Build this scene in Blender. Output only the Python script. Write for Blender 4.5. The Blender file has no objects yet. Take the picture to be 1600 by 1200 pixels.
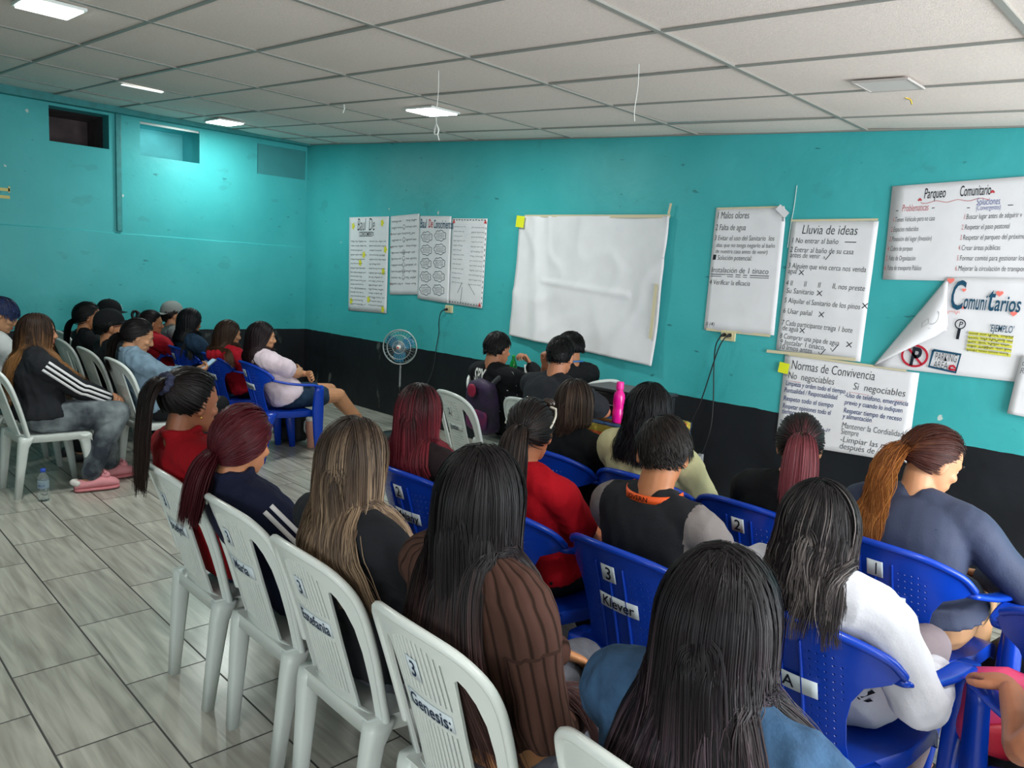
import bpy, bmesh, math, random
import numpy as np
from mathutils import Vector, Matrix, noise
from mathutils.bvhtree import BVHTree

random.seed(7); RNG = np.random.default_rng(7)
SC = bpy.context.scene; COL = SC.collection
PI = math.pi
def R(d): return math.radians(d)

# ------------------------------------------------------------------ camera, world, light, exposure
cam_d = bpy.data.cameras.new('camera'); cam = bpy.data.objects.new('camera', cam_d); COL.objects.link(cam)
cam_d.sensor_fit = 'HORIZONTAL'; cam_d.sensor_width = 36.0; cam_d.lens = 26.913; cam_d.clip_start = 0.02
cam.matrix_world = Matrix(((0.6935, -0.1398, 0.7067, 8.841), (0.7182, 0.0579, -0.6934, -4.9086),
                           (0.0560, 0.9885, 0.1406, 1.6147), (0, 0, 0, 1)))
SC.camera = cam
SC.view_settings.view_transform = 'Standard'; SC.view_settings.look = 'None'
SC.view_settings.gamma = 1.0; SC.view_settings.exposure = 0.25; SC.view_settings.use_curve_mapping = False
W = bpy.data.worlds.new('world'); SC.world = W; W.use_nodes = True
W.node_tree.nodes['Background'].inputs[0].default_value = (0.80, 0.90, 1.0, 1)
W.node_tree.nodes['Background'].inputs[1].default_value = 0.6
def area(name, loc, rot, sx, sy, power, color=(1, 1, 1), parent=None):
    l = bpy.data.lights.new(name, 'AREA'); l.shape = 'RECTANGLE'; l.size = sx; l.size_y = sy; l.energy = power; l.color = color
    o = bpy.data.objects.new(name, l); COL.objects.link(o); o.location = loc; o.rotation_euler = rot
    if parent: o.parent = parent
    return o
# daylight through the wide doorway in the right wall, plus an added fill light at the rear opening
area('doorway_daylight', (11.38, -2.1, 1.2), (0, R(96), 0), 2.1, 3.2, 265, (0.93, 0.97, 1.0))
area('rear_fill_light', (9.3, -7.38, 1.55), (R(90), 0, 0), 3.2, 1.3, 70, (0.95, 0.98, 1.0))

# ------------------------------------------------------------------ helpers
def lin(c):
    if isinstance(c, str):
        c = c.lstrip('#'); c = [int(c[i:i + 2], 16) / 255 for i in (0, 2, 4)]
    return tuple(((x + 0.055) / 1.055) ** 2.4 if x > 0.04045 else x / 12.92 for x in c)
MATS = {}
def mat(name, color, rough=0.55, metal=0.0, noise_amt=0.0, noise_scale=8.0, bump=0.0, bump_scale=40.0, coat=0.0, emit=0.0, trans=0.0, spec=0.5, color2=None, stretch=None, attr=None, ior=1.45, sheen=0.0):
    if name in MATS: return MATS[name]
    m = bpy.data.materials.new(name); m.use_nodes = True; nt = m.node_tree; b = nt.nodes['Principled BSDF']
    c = (*lin(color), 1)
    b.inputs['Base Color'].default_value = c; b.inputs['Roughness'].default_value = rough; b.inputs['Metallic'].default_value = metal
    b.inputs['Specular IOR Level'].default_value = spec; b.inputs['IOR'].default_value = ior
    b.inputs['Coat Weight'].default_value = coat; b.inputs['Transmission Weight'].default_value = trans
    if sheen: b.inputs['Sheen Weight'].default_value = sheen
    if emit: b.inputs['Emission Color'].default_value = c; b.inputs['Emission Strength'].default_value = emit
    tc = nt.nodes.new('ShaderNodeTexCoord'); vec = tc.outputs['Object']
    if stretch:
        mp = nt.nodes.new('ShaderNodeMapping'); mp.inputs['Scale'].default_value = stretch; nt.links.new(vec, mp.inputs[0]); vec = mp.outputs[0]
    src = None
    if attr:
        a = nt.nodes.new('ShaderNodeAttribute'); a.attribute_name = attr; src = a.outputs['Color']; nt.links.new(src, b.inputs['Base Color'])
    if noise_amt or color2:
        n = nt.nodes.new('ShaderNodeTexNoise'); n.inputs['Scale'].default_value = noise_scale; n.inputs['Detail'].default_value = 5; nt.links.new(vec, n.inputs['Vector'])
        r = nt.nodes.new('ShaderNodeValToRGB'); r.color_ramp.elements[0].position = 0.35; r.color_ramp.elements[1].position = 0.65
        c2 = (*lin(color2), 1) if color2 else tuple(x * (1 - noise_amt) for x in c[:3]) + (1,)
        c3 = c if color2 else tuple(min(1, x * (1 + noise_amt)) for x in c[:3]) + (1,)
        r.color_ramp.elements[0].color = c2; r.color_ramp.elements[1].color = c3
        nt.links.new(n.outputs['Fac'], r.inputs[0]); nt.links.new(r.outputs[0], b.inputs['Base Color'])
    if bump:
        n2 = nt.nodes.new('ShaderNodeTexNoise'); n2.inputs['Scale'].default_value = bump_scale; n2.inputs['Detail'].default_value = 4; nt.links.new(vec, n2.inputs['Vector'])
        bp = nt.nodes.new('ShaderNodeBump'); bp.inputs['Strength'].default_value = bump; bp.inputs['Distance'].default_value = 0.004
        nt.links.new(n2.outputs['Fac'], bp.inputs['Height']); nt.links.new(bp.outputs[0], b.inputs['Normal'])
    MATS[name] = m; return m

def mesh_data(name, V, F, smooth=True, attr=None):
    V = np.asarray(V, np.float32); me = bpy.data.meshes.new(name)
    if isinstance(F, np.ndarray):
        n = F.shape[1]; me.vertices.add(len(V)); me.vertices.foreach_set('co', V.ravel())
        me.loops.add(F.size); me.loops.foreach_set('vertex_index', F.astype(np.int32).ravel())
        me.polygons.add(len(F)); me.polygons.foreach_set('loop_start', (np.arange(len(F)) * n).astype(np.int32))
        me.update(calc_edges=True); me.validate()
    else:
        me.from_pydata([tuple(map(float, v)) for v in V], [], [tuple(f) for f in F]); me.update()
    if smooth: me.polygons.foreach_set('use_smooth', np.ones(len(me.polygons), bool))
    if attr is not None:
        a = me.color_attributes.new('Col', 'FLOAT_COLOR', 'POINT'); A = np.ones((len(V), 4), np.float32); A[:, :3] = attr; a.data.foreach_set('color', A.ravel())
    return me
def obj(name, me, m=None, parent=None, loc=None):
    o = bpy.data.objects.new(name, me); COL.objects.link(o)
    if m is not None and len(me.materials) == 0:
        for x in (m if isinstance(m, (list, tuple)) else [m]): me.materials.append(x)
    if parent: o.parent = parent
    if loc: o.location = loc
    return o
def tag(o, label=None, cat=None, group=None, kind=None):
    if label: o['label'] = label
    if cat: o['category'] = cat
    if group: o['group'] = group
    if kind: o['kind'] = kind
    return o
def empty(name, loc, rz=0.0, label=None, cat=None, group=None):
    o = bpy.data.objects.new(name, None); COL.objects.link(o); o.location = loc; o.rotation_euler = (0, 0, rz); o.empty_display_size = 0.1
    return tag(o, label, cat, group)
def bm_obj(name, bm, m, parent=None, smooth=False, loc=None):
    me = bpy.data.meshes.new(name); bm.to_mesh(me); bm.free()
    if smooth: me.polygons.foreach_set('use_smooth', np.ones(len(me.polygons), bool))
    return obj(name, me, m, parent, loc)
def add_box(bm, c, s, bevel=0.0, rot=None, mi=0):
    r = bmesh.ops.create_cube(bm, size=1.0); vs = r['verts']
    for v in vs: v.co = Vector((v.co.x * s[0], v.co.y * s[1], v.co.z * s[2]))
    if bevel:
        es = list({e for v in vs for e in v.link_edges}); rb = bmesh.ops.bevel(bm, geom=es, offset=bevel, segments=2, affect='EDGES', profile=0.6)
        vs = list({v for f in rb['faces'] for v in f.verts} | {v for v in vs if v.is_valid})
    M_ = Matrix.Translation(c) @ (rot.to_4x4() if rot else Matrix.Identity(4))
    for v in vs: v.co = M_ @ v.co
    for f in {f for v in vs for f in v.link_faces}: f.material_index = mi
    return vs
def box_obj(name, c, s, m, parent=None, bevel=0.0, rot=None):
    bm = bmesh.new(); add_box(bm, Vector(c), s, bevel, rot); return bm_obj(name, bm, m, parent)
class Acc:
    """collects closed lofts: verts + faces"""
    def __init__(s): s.V = []; s.F = []
    def rings(s, rings, caps=True, cap_off=0.0):
        n = len(rings[0]); b = len(s.V)
        for r in rings: s.V.extend([tuple(p) for p in r])
        for i in range(len(rings) - 1):
            for k in range(n):
                k2 = (k + 1) % n; s.F.append((b + i * n + k, b + i * n + k2, b + (i + 1) * n + k2, b + (i + 1) * n + k))
        if caps:
            c0 = np.mean(rings[0], 0); c1 = np.mean(rings[-1], 0)
            i0 = len(s.V); s.V.append(tuple(c0)); i1 = len(s.V); s.V.append(tuple(c1)); L = b + (len(rings) - 1) * n
            for k in range(n):
                k2 = (k + 1) % n; s.F.append((i0, b + k2, b + k)); s.F.append((i1, L + k, L + k2))
        return s
    def limb(s, pts, rad, n=12, sub=5, flat=None, round_ends=True):
        """smooth tapered tube with round ends; flat=(axis vec, factor) squashes the section along axis"""
        P = np.asarray(pts, float); r = np.asarray(rad, float)
        if len(P) > 2 and sub > 1:
            Q = []; q = []
            for i in range(len(P) - 1):
                p0 = P[max(i - 1, 0)]; p1 = P[i]; p2 = P[i + 1]; p3 = P[min(i + 2, len(P) - 1)]
                for k in range(sub):
                    t = k / sub; t2 = t * t; t3 = t2 * t
                    Q.append(0.5 * (2 * p1 + (p2 - p0) * t + (2 * p0 - 5 * p1 + 4 * p2 - p3) * t2 + (3 * p1 - p0 - 3 * p2 + p3) * t3)); q.append(r[i] * (1 - t) + r[i + 1] * t)
            Q.append(P[-1]); q.append(r[-1]); P = np.array(Q); r = np.array(q)
        T = np.gradient(P, axis=0); T /= np.linalg.norm(T, axis=1)[:, None] + 1e-12
        u = np.cross(T[0], [0, 0, 1.0]);
        if np.linalg.norm(u) < 0.15: u = np.cross(T[0], [1.0, 0, 0])
        u /= np.linalg.norm(u); rings = []; ang = np.linspace(0, 2 * PI, n, endpoint=False)
        def ring(c, u, v, rr):
            d = np.outer(np.cos(ang), u) + np.outer(np.sin(ang), v)
            if flat is not None:
                ax = np.asarray(flat[0], float); d = d - np.outer(d @ ax, ax) * (1 - flat[1])
            return c + d * rr
        for i in range(len(P)):
            u = u - T[i] * (u @ T[i]); u /= np.linalg.norm(u); v = np.cross(T[i], u)
            if i == 0 and round_ends:
                for a in (75, 45, 20): rings.append(ring(P[0] - T[0] * r[0] * math.sin(R(a)), u, v, r[0] * math.cos(R(a))))
            rings.append(ring(P[i], u, v, r[i]))
            if i == len(P) - 1 and round_ends:
                for a in (20, 45, 75): rings.append(ring(P[i] + T[i] * r[i] * math.sin(R(a)), u, v, r[i] * math.cos(R(a))))
        return s.rings(rings)
    def ell(s, c, a, M3=None, n=14, m=9):
        rings = []
        for i in range(1, m):
            th = PI * i / m; rings.append([np.array([a[0] * math.sin(th) * math.cos(f), a[1] * math.sin(th) * math.sin(f), a[2] * math.cos(th)]) for f in np.linspace(0, 2 * PI, n, endpoint=False)])
        rings = [[(M3 @ p if M3 is not None else p) + np.asarray(c) for p in r] for r in rings]
        return s.rings(rings)
    def xform(s, i0, f):
        for i in range(i0, len(s.V)): s.V[i] = tuple(f(np.array(s.V[i])))
    def mesh(s, name='m', smooth=True): return mesh_data(name, s.V, s.F, smooth)
def remesh(acc, voxel, smooth=3, fac=0.5):
    me = mesh_data('tmp', acc.V, acc.F); o = bpy.data.objects.new('tmp', me); COL.objects.link(o)
    md = o.modifiers.new('r', 'REMESH'); md.mode = 'VOXEL'; md.voxel_size = voxel; md.use_smooth_shade = True
    if smooth: sm = o.modifiers.new('s', 'SMOOTH'); sm.iterations = smooth; sm.factor = fac
    dg = bpy.context.evaluated_depsgraph_get(); out = bpy.data.meshes.new_from_object(o.evaluated_get(dg))
    bpy.data.objects.remove(o); bpy.data.meshes.remove(me)
    out.polygons.foreach_set('use_smooth', np.ones(len(out.polygons), bool)); return out
def wrinkle(me, amp, sc=(14, 14, 9), seed=0.0):
    n = len(me.vertices); co = np.empty(n * 3, np.float32); me.vertices.foreach_get('co', co); co = co.reshape(-1, 3)
    no = np.empty(n * 3, np.float32); me.vertex_normals.foreach_get('vector', no); no = no.reshape(-1, 3)
    q = co * np.array(sc) + seed; nz = noise.noise; tv = Vector
    h = np.fromiter((1 - abs(nz(tv((a + 0.6 * c, b, c)))) * 2 + 0.5 * nz(tv((a * 2.3, b * 2.3, c * 2 + 7))) for a, b, c in q.tolist()), np.float32, n)
    co += no * (h[:, None] - 0.45) * amp; me.vertices.foreach_set('co', co.ravel()); me.update(); return me
def tube_obj(name, pts, rad, m, parent=None, n=8, sub=6, round_ends=True):
    a = Acc(); a.limb(pts, rad if hasattr(rad, '__len__') else [rad] * len(pts), n=n, sub=sub, round_ends=round_ends); return obj(name, a.mesh(name), m, parent)
def lathe(prof, n=28):
    a = Acc(); ang = np.linspace(0, 2 * PI, n, endpoint=False)
    a.rings([[(r * math.cos(t), r * math.sin(t), z) for t in ang] for r, z in prof]); return a
_TXT = {}
def text2d(s, weight=0.0):
    """outline of a line of writing: 2D verts (cap height about 0.7) and faces"""
    k = (s, weight)
    if k not in _TXT:
        c = bpy.data.curves.new('t', 'FONT'); c.body = s; c.size = 1.0; c.resolution_u = 3; c.offset = weight
        o = bpy.data.objects.new('t', c); COL.objects.link(o); dg = bpy.context.evaluated_depsgraph_get()
        me = bpy.data.meshes.new_from_object(o.evaluated_get(dg)); bpy.data.objects.remove(o); bpy.data.curves.remove(c)
        V = np.array([v.co[:2] for v in me.vertices]) if len(me.vertices) else np.zeros((0, 2)); F = [tuple(p.vertices) for p in me.polygons]; bpy.data.meshes.remove(me)
        _TXT[k] = (V, F)
    return _TXT[k]
class Ink:
    """flat writing in (u,v) metres, later laid onto a surface"""
    def __init__(s): s.V = []; s.F = []
    def text(s, t, u, v, size, rot=0.0, shear=0.12, weight=0.0, narrow=0.9, width=None):
        V, F = text2d(t, weight)
        if not len(V): return s
        V = V.copy(); V[:, 0] = V[:, 0] + shear * V[:, 1]
        k = narrow
        if width: k = width / max(1e-6, V[:, 0].max() - V[:, 0].min()) / size
        V = V * np.array([size * k, size]); c, sn = math.cos(rot), math.sin(rot); b = len(s.V)
        for x, y in V: s.V.append((u + x * c - y * sn, v + x * sn + y * c))
        s.F.extend([tuple(b + i for i in f) for f in F]); return s
    def line(s, pts, w):
        P = np.asarray(pts, float); T = np.gradient(P, axis=0); T /= np.linalg.norm(T, axis=1)[:, None] + 1e-9; N = np.stack([-T[:, 1], T[:, 0]], 1) * w / 2
        b = len(s.V); s.V.extend([tuple(x) for x in P + N]); s.V.extend([tuple(x) for x in P - N]); n = len(P)
        s.F.extend([(b + i, b + i + 1, b + n + i + 1, b + n + i) for i in range(n - 1)]); return s
    def circ(s, u, v, r, w, a0=0, a1=360, ry=None, n=24):
        return s.line([(u + r * math.cos(R(a)), v + (ry or r) * math.sin(R(a))) for a in np.linspace(a0, a1, n)], w)
    def blob(s, pts):
        b = len(s.V); s.V.extend(pts); s.F.append(tuple(range(b, b + len(pts)))); return s
    def heart(s, u, v, r):
        return s.blob([(u + r * 0.06 * 16 * math.sin(t) ** 3, v + r * 0.06 * (13 * math.cos(t) - 5 * math.cos(2 * t) - 2 * math.cos(3 * t) - math.cos(4 * t))) for t in np.linspace(0, 2 * PI, 22, endpoint=False)])
    def scrib(s, u0, u1, v, h, w, seed=0):
        """illegible handwriting: small loops in word groups"""
        rg = random.Random(seed * 77 + int(u0 * 1e4) + int(v * 1e4)); u = u0
        while u < u1 - h:
            L = min(rg.uniform(2.5, 7) * h, u1 - u); n = max(4, int(L / h * 4)); P = []
            for i in range(n): P.append((u + L * i / (n - 1), v + (h * (0.5 if i % 2 else -0.5)) * rg.uniform(0.4, 1.0) + (h * 0.7 if rg.random() < .12 else 0)))
            s.line(P, w); u += L + h * rg.uniform(0.7, 1.2)
        return s
    def build(s, name, m, parent, f):
        if not s.F: return None
        return obj(name, mesh_data(name, [f(u, v) for u, v in s.V], s.F, False), m, parent)
INK = lambda c: mat('marker_ink_' + c.strip('#'), c, 0.7, spec=0.2)
# ------------------------------------------------------------------ room materials
def wall_mat(name='wall_paint', dado=0.793):
    m = bpy.data.materials.new(name); m.use_nodes = True; nt = m.node_tree; L = nt.links; N = nt.nodes.new; b = nt.nodes['Principled BSDF']
    b.inputs['Roughness'].default_value = 0.45; b.inputs['Specular IOR Level'].default_value = 0.3
    tc = N('ShaderNodeTexCoord'); pos = tc.outputs['Object']
    def noise_(s, d=5, sc=None):
        n = N('ShaderNodeTexNoise'); n.inputs['Scale'].default_value = s; n.inputs['Detail'].default_value = d
        if sc:
            mp = N('ShaderNodeMapping'); mp.inputs['Scale'].default_value = sc; L.new(pos, mp.inputs[0]); L.new(mp.outputs[0], n.inputs['Vector'])
        else: L.new(pos, n.inputs['Vector'])
        return n.outputs['Fac']
    def ramp(x, p0, c0, p1, c1):
        r = N('ShaderNodeValToRGB'); r.color_ramp.elements[0].position = p0; r.color_ramp.elements[1].position = p1
        r.color_ramp.elements[0].color = c0; r.color_ramp.elements[1].color = c1; L.new(x, r.inputs[0]); return r.outputs[0]
    def mix(f, a, c):
        x = N('ShaderNodeMix'); x.data_type = 'RGBA'; L.new(f, x.inputs[0])
        for i, v in ((6, a), (7, c)):
            if isinstance(v, tuple): x.inputs[i].default_value = v
            else: L.new(v, x.inputs[i])
        return x.outputs[2]
    teal = ramp(noise_(1.3, 6), 0.3, (*lin('#369fa2'), 1), 0.7, (*lin('#46adb0'), 1))
    patch = ramp(noise_(3.4, 3, (1, 1, 1.6)), 0.64, (0, 0, 0, 1), 0.70, (0.35, 0.35, 0.35, 1)); teal = mix(patch, teal, (*lin('#3a888b'), 1))
    v = N('ShaderNodeTexVoronoi'); v.inputs['Scale'].default_value = 2.6; mp = N('ShaderNodeMapping'); mp.inputs['Scale'].default_value = (1, 1, 0.8); L.new(pos, mp.inputs[0]); L.new(mp.outputs[0], v.inputs['Vector'])
    wob = N('ShaderNodeMath'); wob.operation = 'MULTIPLY_ADD'; L.new(noise_(60, 2), wob.inputs[0]); wob.inputs[1].default_value = 0.05; L.new(v.outputs['Distance'], wob.inputs[2])
    chip = ramp(wob.outputs[0], 0.058, (1, 1, 1, 1), 0.062, (0, 0, 0, 1)); teal = mix(chip, teal, (*lin('#b8c8c2'), 1))
    scuff = ramp(noise_(7, 8, (1, 1, 3.2)), 0.69, (0, 0, 0, 1), 0.72, (0.8, 0.8, 0.8, 1)); teal = mix(scuff, teal, (*lin('#2b7173'), 1))
    black = ramp(noise_(3.0, 6), 0.3, (*lin('#15171b'), 1), 0.75, (*lin('#1f2227'), 1))
    pl = ramp(noise_(5, 9, (1, 1, 0.45)), 0.65, (0, 0, 0, 1), 0.70, (0.55, 0.55, 0.55, 1)); black = mix(pl, black, (*lin('#6d7370'), 1))
    sx = N('ShaderNodeSeparateXYZ'); L.new(pos, sx.inputs[0])
    ed = N('ShaderNodeMath'); ed.operation = 'MULTIPLY_ADD'; L.new(noise_(6, 3), ed.inputs[0]); ed.inputs[1].default_value = 0.018; L.new(sx.outputs['Z'], ed.inputs[2])
    th = N('ShaderNodeMath'); th.operation = 'GREATER_THAN'; L.new(ed.outputs[0], th.inputs[0]); th.inputs[1].default_value = dado + 0.009
    L.new(mix(th.outputs[0], black, teal), b.inputs['Base Color'])
    bp = N('ShaderNodeBump'); bp.inputs['Strength'].default_value = 0.35; bp.inputs['Distance'].default_value = 0.012; L.new(noise_(9, 6), bp.inputs['Height']); L.new(bp.outputs[0], b.inputs['Normal'])
    return m
def floor_mat():
    m = bpy.data.materials.new('wood_look_tile'); m.use_nodes = True; nt = m.node_tree; L = nt.links; N = nt.nodes.new; b = nt.nodes['Principled BSDF']
    tc = N('ShaderNodeTexCoord'); sp = N('ShaderNodeSeparateXYZ'); L.new(tc.outputs['Object'], sp.inputs[0])
    def math_(op, a, c=None):
        x = N('ShaderNodeMath'); x.operation = op
        for i, v in enumerate((a, c)):
            if v is None: continue
            if isinstance(v, (int, float)): x.inputs[i].default_value = v
            else: L.new(v, x.inputs[i])
        return x.outputs[0]
    LX, WY, X0, Y0 = 0.608, 0.3071, 4.420, -4.3246
    ry = math_('DIVIDE', math_('SUBTRACT', sp.outputs['Y'], Y0), WY); row = math_('FLOOR', ry); fy = math_('SUBTRACT', ry, row)
    par = math_('FLOORED_MODULO', row, 2.0)
    rx = math_('SUBTRACT', math_('DIVIDE', math_('SUBTRACT', sp.outputs['X'], X0), LX), math_('MULTIPLY', par, 0.5)); col = math_('FLOOR', rx); fx = math_('SUBTRACT', rx, col)
    def edge(f, w): return math_('LESS_THAN', math_('MINIMUM', f, math_('SUBTRACT', 1.0, f)), w)
    gr = math_('MAXIMUM', edge(fx, 0.0035 / LX), edge(fy, 0.0035 / WY))
    seed = math_('ADD', math_('MULTIPLY', row, 7.31), math_('MULTIPLY', col, 3.17))
    cb = N('ShaderNodeCombineXYZ'); L.new(math_('MULTIPLY', sp.outputs['X'], 2.2), cb.inputs[0]); L.new(math_('MULTIPLY', sp.outputs['Y'], 26.0), cb.inputs[1]); L.new(seed, cb.inputs[2])
    n = N('ShaderNodeTexNoise'); n.inputs['Scale'].default_value = 1.0; n.inputs['Detail'].default_value = 6; n.inputs['Distortion'].default_value = 0.6; L.new(cb.outputs[0], n.inputs['Vector'])
    r = N('ShaderNodeValToRGB'); r.color_ramp.elements[0].position = 0.3; r.color_ramp.elements[1].position = 0.72
    r.color_ramp.elements[0].color = (*lin('#98948a'), 1); r.color_ramp.elements[1].color = (*lin('#c6c2b7'), 1); L.new(n.outputs['Fac'], r.inputs[0])
    wn = N('ShaderNodeTexWhiteNoise'); wn.noise_dimensions = '1D'; L.new(seed, wn.inputs['W'])
    hv = N('ShaderNodeHueSaturation'); L.new(r.outputs[0], hv.inputs['Color']); L.new(math_('ADD', math_('MULTIPLY', wn.outputs['Value'], 0.22), 0.89), hv.inputs['Value'])
    mx = N('ShaderNodeMix'); mx.data_type = 'RGBA'; L.new(gr, mx.inputs[0]); L.new(hv.outputs[0], mx.inputs[6]); mx.inputs[7].default_value = (*lin('#35332f'), 1)
    L.new(mx.outputs[2], b.inputs['Base Color'])
    L.new(math_('ADD', math_('MULTIPLY', gr, 0.4), math_('ADD', math_('MULTIPLY', n.outputs['Fac'], 0.12), 0.17)), b.inputs['Roughness'])
    bp = N('ShaderNodeBump'); bp.inputs['Strength'].default_value = 0.4; bp.inputs['Distance'].default_value = 0.002; L.new(math_('SUBTRACT', 1.0, gr), bp.inputs['Height']); L.new(bp.outputs[0], b.inputs['Normal'])
    return m
M_wall = wall_mat(); M_floor = floor_mat()
M_ceil = mat('mineral_ceiling_panel', '#e8dbd3', 0.85, noise_amt=0.05, noise_scale=90, bump=0.35, bump_scale=170, spec=0.25)
M_tbar = mat('grey_ceiling_rail', '#8d8c86', 0.5)
M_white = mat('white_plastic', '#d3d8d4', 0.28, bump=0.03, bump_scale=300, spec=0.5)
M_blue = mat('blue_plastic', '#0b3cae', 0.27, spec=0.5)
M_paper = mat('paper', '#dbdadd', 0.75, noise_amt=0.03, noise_scale=6, spec=0.2)
M_card = mat('label_card', '#cfd8de', 0.7, spec=0.2)
M_tape = mat('masking_tape', '#c9bf9f', 0.6)
M_yellow = mat('yellow_sticky_paper', '#dbe023', 0.7)
M_black = mat('black_plastic', '#121316', 0.35)

# ------------------------------------------------------------------ room shell
XR, YB = 11.5, -7.5
H0, SX, SY = 3.0664, -0.06631, -0.01614
def hc(x, y): return H0 + SX * x + SY * y
def struct(o): o['kind'] = 'structure'; return o
bm = bmesh.new(); add_box(bm, Vector((XR / 2, YB / 2, -0.05)), (XR + 0.4, -YB + 0.4, 0.1)); struct(bm_obj('floor', bm, M_floor))
bm = bmesh.new(); add_box(bm, Vector((XR / 2, 0.1, 1.6)), (XR + 0.4, 0.2, 3.4)); struct(bm_obj('wall_front', bm, M_wall))
# left wall: three openings below the ceiling; the lower masonry stands 12 mm proud and ends in a rough ledge
def wall_with_holes(name, axis, pos, t, a0, a1, z0, z1, holes, m):
    xs = sorted({a0, a1, *[h[0] for h in holes], *[h[1] for h in holes]}); zs = sorted({z0, z1, *[h[2] for h in holes], *[h[3] for h in holes]})
    bm = bmesh.new()
    for i in range(len(xs) - 1):
        for j in range(len(zs) - 1):
            cx, cz = (xs[i] + xs[i + 1]) / 2, (zs[j] + zs[j + 1]) / 2
            if any(h[0] < cx < h[1] and h[2] < cz < h[3] for h in holes): continue
            s = (xs[i + 1] - xs[i], zs[j + 1] - zs[j])
            if axis == 'x': add_box(bm, Vector((pos, cx, cz)), (t, s[0], s[1]))
            else: add_box(bm, Vector((cx, pos, cz)), (s[0], t, s[1]))
    bmesh.ops.remove_doubles(bm, verts=bm.verts, dist=1e-5)
    return struct(bm_obj(name, bm, m))
WIN = [(-2.81, -2.265, 2.67, 3.01), (-1.96, -1.33, 2.655, 3.005), (-0.65, -0.02, 2.635, 2.98)]
wall_with_holes('wall_left', 'x', -0.1, 0.2, YB - 0.1, 0.0, 0.0, 3.3, WIN, M_wall)
wall_with_holes('wall_right', 'x', XR + 0.1, 0.2, YB - 0.1, 0.1, 0.0, 3.3, [(-3.75, -0.45, 0.0, 2.25)], M_wall)
wall_with_holes('wall_back', 'y', YB - 0.1, 0.2, -0.1, XR + 0.1, 0.0, 3.3, [(7.6, 11.0, 0.9, 2.2)], M_wall)
# ledge of the lower masonry
bm = bmesh.new(); n = 60
vs = []
for i in range(n + 1):
    y = YB + (0 - YB) * i / n; z = 1.845 - 0.0045 * (i / n) * 6 + 0.006 * noise.noise(Vector((y * 3, 0, 5)))
    vs.append([bm.verts.new(c) for c in ((0, y, 0), (0.012, y, 0), (0.013, y, z - 0.01), (0.002, y, z), (0, y, z))])
for i in range(n):
    for k in range(4): bm.faces.new((vs[i][k], vs[i + 1][k], vs[i + 1][k + 1], vs[i][k + 1]))
bmesh.ops.recalc_face_normals(bm, faces=bm.faces); struct(bm_obj('trim_1', bm, M_wall))
# dark painted conduit on the left wall
M_teal_dark = mat('dark_teal_paint', '#2e8284', 0.5, noise_amt=0.12, noise_scale=14)
bm = bmesh.new(); add_box(bm, Vector((0.012, -2.18, 2.44)), (0.03, 0.055, 1.20), 0.008); struct(bm_obj('trim_2', bm, M_teal_dark))
bm = bmesh.new(); add_box(bm, Vector((0.05, -3.75, 3.13)), (0.10, 7.5, 0.19), 0.01); struct(bm_obj('trim_3', bm, M_teal_dark))
# the three openings: recess boxes behind the wall
M_recess = mat('bare_dark_block', '#5a4e50', 0.9, noise_amt=0.2, noise_scale=6)
M_board = mat('painted_board', '#4aa9ae', 0.6, noise_amt=0.08, noise_scale=5)
M_board2 = mat('grey_teal_board', '#37868a', 0.75, noise_amt=0.05, noise_scale=5)
for k, (y0, y1, z0, z1) in enumerate(WIN):
    dep = (0.55, 0.30, 0.03)[k]; mm = (M_recess, M_board, M_board2)[k]; bm = bmesh.new(); yc, zc = (y0 + y1) / 2, (z0 + z1) / 2; t = 0.03
    add_box(bm, Vector((-dep - 0.2 * (k < 2), yc, zc)), (t, y1 - y0 + 0.2, z1 - z0 + 0.2))
    if k < 2:
        e = dep
        for c, s in (((-0.2 - e / 2, y0 - 0.05, zc), (e, 0.1, z1 - z0 + .2)), ((-0.2 - e / 2, y1 + 0.05, zc), (e, 0.1, z1 - z0 + .2)), ((-0.2 - e / 2, yc, z0 - 0.05), (e, y1 - y0, 0.1)), ((-0.2 - e / 2, yc, z1 + 0.05), (e, y1 - y0, 0.1))): add_box(bm, Vector(c), s)
    w = struct(bm_obj('window_%d' % (k + 1), bm, mm))
    if k == 1:
        box_obj('frame', (-0.03, yc, z1 - 0.012), (0.03, y1 - y0, 0.022), mat('old_metal', '#9aa3a2', 0.4, 0.6), w)
        area('recess_daylight', (-0.28, yc - 0.1, z1 - 0.03), (0, R(35), 0), 0.25, 0.4, 0.8, (0.9, 1, 1))
# yellow painted letter stroke on the left wall, cut by the frame edge
M_ylw = mat('old_yellow_paint', '#cfc27c', 0.7)
ink = Ink(); ink.line([(-3.42, 2.155), (-3.16, 2.155)], 0.03); ink.line([(-3.42, 2.085), (-3.16, 2.085)], 0.03); ink.line([(-3.165, 2.13), (-3.165, 2.19)], 0.015)
tag(obj('painted_letter', mesh_data('painted_letter', [(0.003, u, v) for u, v in ink.V], ink.F, False), M_ylw), 'remains of pale yellow painted lettering at far left of the teal wall', 'lettering')
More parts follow.
